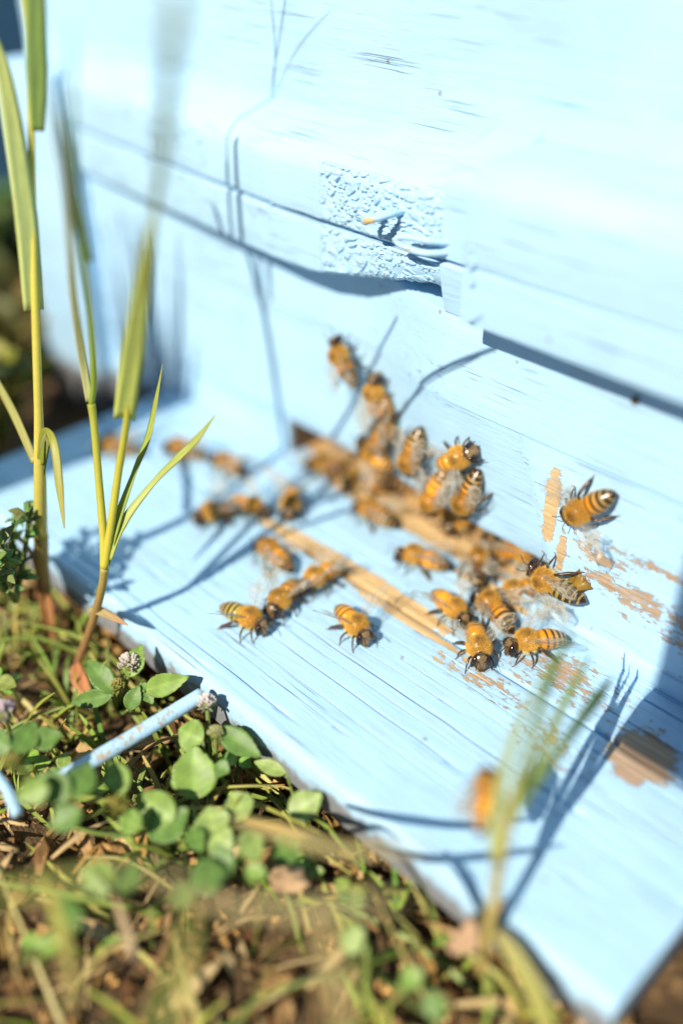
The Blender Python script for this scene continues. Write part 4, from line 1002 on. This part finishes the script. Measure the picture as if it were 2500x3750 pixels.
# ---------------------------------------------------------------- clods, litter and low ground cover
def ground_z(x, y): return -20 + 2.4*nz(x*.06, y*.06) + 1.6*nz(x*.16, y*.16, 3) + .8*nz(x*.4, y*.4, 5)
def clods():
    bmx = bmesh.new(); bmesh.ops.create_icosphere(bmx, subdivisions=2, radius=1)
    base = [v.co.copy() for v in bmx.verts]; fcs = [tuple(v.index for v in f.verts) for f in bmx.faces]; bmx.free()
    mb = MB(); r = random.Random(3)
    for i in range(3000):
        if i < 2300: x = r.uniform(-190, 0); y = r.uniform(-5, 92)
        else: x = r.uniform(-420, 60); y = r.uniform(-60, 140)
        s = min(4.8, .5*math.exp(r.gauss(.2, .8))); z = ground_z(x, y) + s*.2
        q_ = Matrix.Rotation(r.uniform(0, 6.28), 3, Vector((r.gauss(0, 1), r.gauss(0, 1), r.gauss(0, 1))).normalized())
        st = Vector((r.uniform(.6, 1.5), r.uniform(.6, 1.2), r.uniform(.5, .9))); sd = r.uniform(0, 90)
        c0 = r.choice([(.22, .12, .05), (.36, .21, .085), (.09, .045, .02), (.52, .33, .15), (.62, .36, .13), (.28, .165, .07)]); k = r.uniform(.7, 1.3)
        vs = []
        for b in base:
            d = 1 + .75*nz(b.x*1.2+sd, b.y*1.2, b.z*1.2) + .45*nz(b.x*2.9+sd, b.y*2.9, b.z*2.9)
            v = q_ @ Vector((b.x*st.x*d, b.y*st.y*d, b.z*st.z*d)); vs.append((x+v.x*s, y+v.y*s, z+v.z*s))
        mb.add(vs, fcs, tuple(a*k for a in c0))
    o = mb.build('soil_clods', M['soil_bits'], smooth=False); tag(o, 'crumbly brown soil clods scattered over the ground', 'soil', kind='stuff')
clods()
def litter():
    mb = MB(); r = random.Random(11)
    for i in range(800):
        x = r.uniform(-200, 0); y = r.uniform(-5, 88); z = ground_z(x, y) + r.uniform(.6, 2.6)
        a = r.uniform(0, 6.28); L = r.uniform(4, 15); d = Vector((math.cos(a), math.sin(a), r.uniform(-.12, .3)))
        p = Vector((x, y, z)); c = r.choice([(.62, .45, .22), (.46, .28, .12), (.30, .17, .07), (.70, .50, .25), (.56, .34, .11)])
        wd = r.choice([.4, .6, .9, 1.6, 2.8])
        blade(mb, [p, p+d*L*.5+Vector((0, 0, r.uniform(0, 1.5))), p+d*L], [wd*.4, wd, wd*.3], (r.uniform(-1, 1), r.uniform(-1, 1), 1.2), c, m=2, fold=.4)
    o = mb.build('plant_litter', M['dry'], smooth=True); tag(o, 'dry straw and leaf bits strewn over the soil', 'litter', kind='stuff')
litter()
def cover():
    mb = MB(); r = random.Random(21)
    for i in range(140):      # thin tangled stalks lying low over the soil
        x = r.uniform(-215, -20); y = 80 - 62*r.random()**1.5; p = Vector((x, y, ground_z(x, y)+r.uniform(0, 2))); a = r.uniform(0, 6.28); L = r.uniform(14, 42)
        e = p + Vector((math.cos(a)*L, math.sin(a)*L, r.uniform(2, 14))); e.z = min(e.z, -2); e.y = min(e.y, 76)
        c = r.choice([(.46, .44, .10), (.34, .40, .08), (.55, .46, .16), (.26, .34, .07), (.5, .3, .12)])
        blade(mb, [p, p.lerp(e, .5)+Vector((r.uniform(-3, 3), r.uniform(-3, 3), r.uniform(1, 5))), e], [r.uniform(.5, 1.2), r.uniform(.5, 1.3), .15], (r.uniform(-.5, 1), -.6, .7), c, m=4)
    for i in range(400):
        # patches of seedlings and short grass, denser on the left and towards the board
        x = r.uniform(-215, -25); y = r.uniform(0, 78)
        if nz(x*.03, y*.05, 8) + (-(x+70)/260) + (y-48)/75 < r.uniform(-.2, .4): continue
        p = Vector((x, y, ground_z(x, y)))
        if r.random() < .88:
            for k in range(r.randint(2, 4)):
                a = r.uniform(0, 6.28); L = r.uniform(6, 18); d = Vector((math.cos(a)*.6, math.sin(a)*.6, r.uniform(.4, 1)))
                e = p + d*L; e.z = min(e.z, -1)
                blade(mb, [p, p.lerp(e, .55)+Vector((0, 0, 1.5)), e], [.8, 1.1, .15], (r.uniform(-.5, 1), -.6, .6), tuple(c*r.uniform(.8, 1.25) for c in r.choice([(.2, .3, .06), (.32, .4, .08), (.46, .45, .1)])), m=3)
        else:
            hh = Vector((r.uniform(-2, 2), r.uniform(-2, 2), r.uniform(4, 13)))
            tube(mb, [p, p+hh], [.35, .28], 5, (.2, .25, .07))
            a0 = r.uniform(0, 6.28)
            for k in range(3):
                a = a0 + k*2.09; L = r.uniform(2.6, 4.6); d = Vector((math.cos(a), math.sin(a), r.uniform(-.1, .4)))
                leaflet(mb, p+hh+d*.2, p+hh+d*L, L*.8, (.2, -.3, .9), tuple(c*r.uniform(.8, 1.2) for c in LG), r=r)
    o = mb.build('ground_cover', M['leaf']); tag(o, 'low seedlings and short grass growing through the soil', 'ground cover', kind='stuff')
cover()
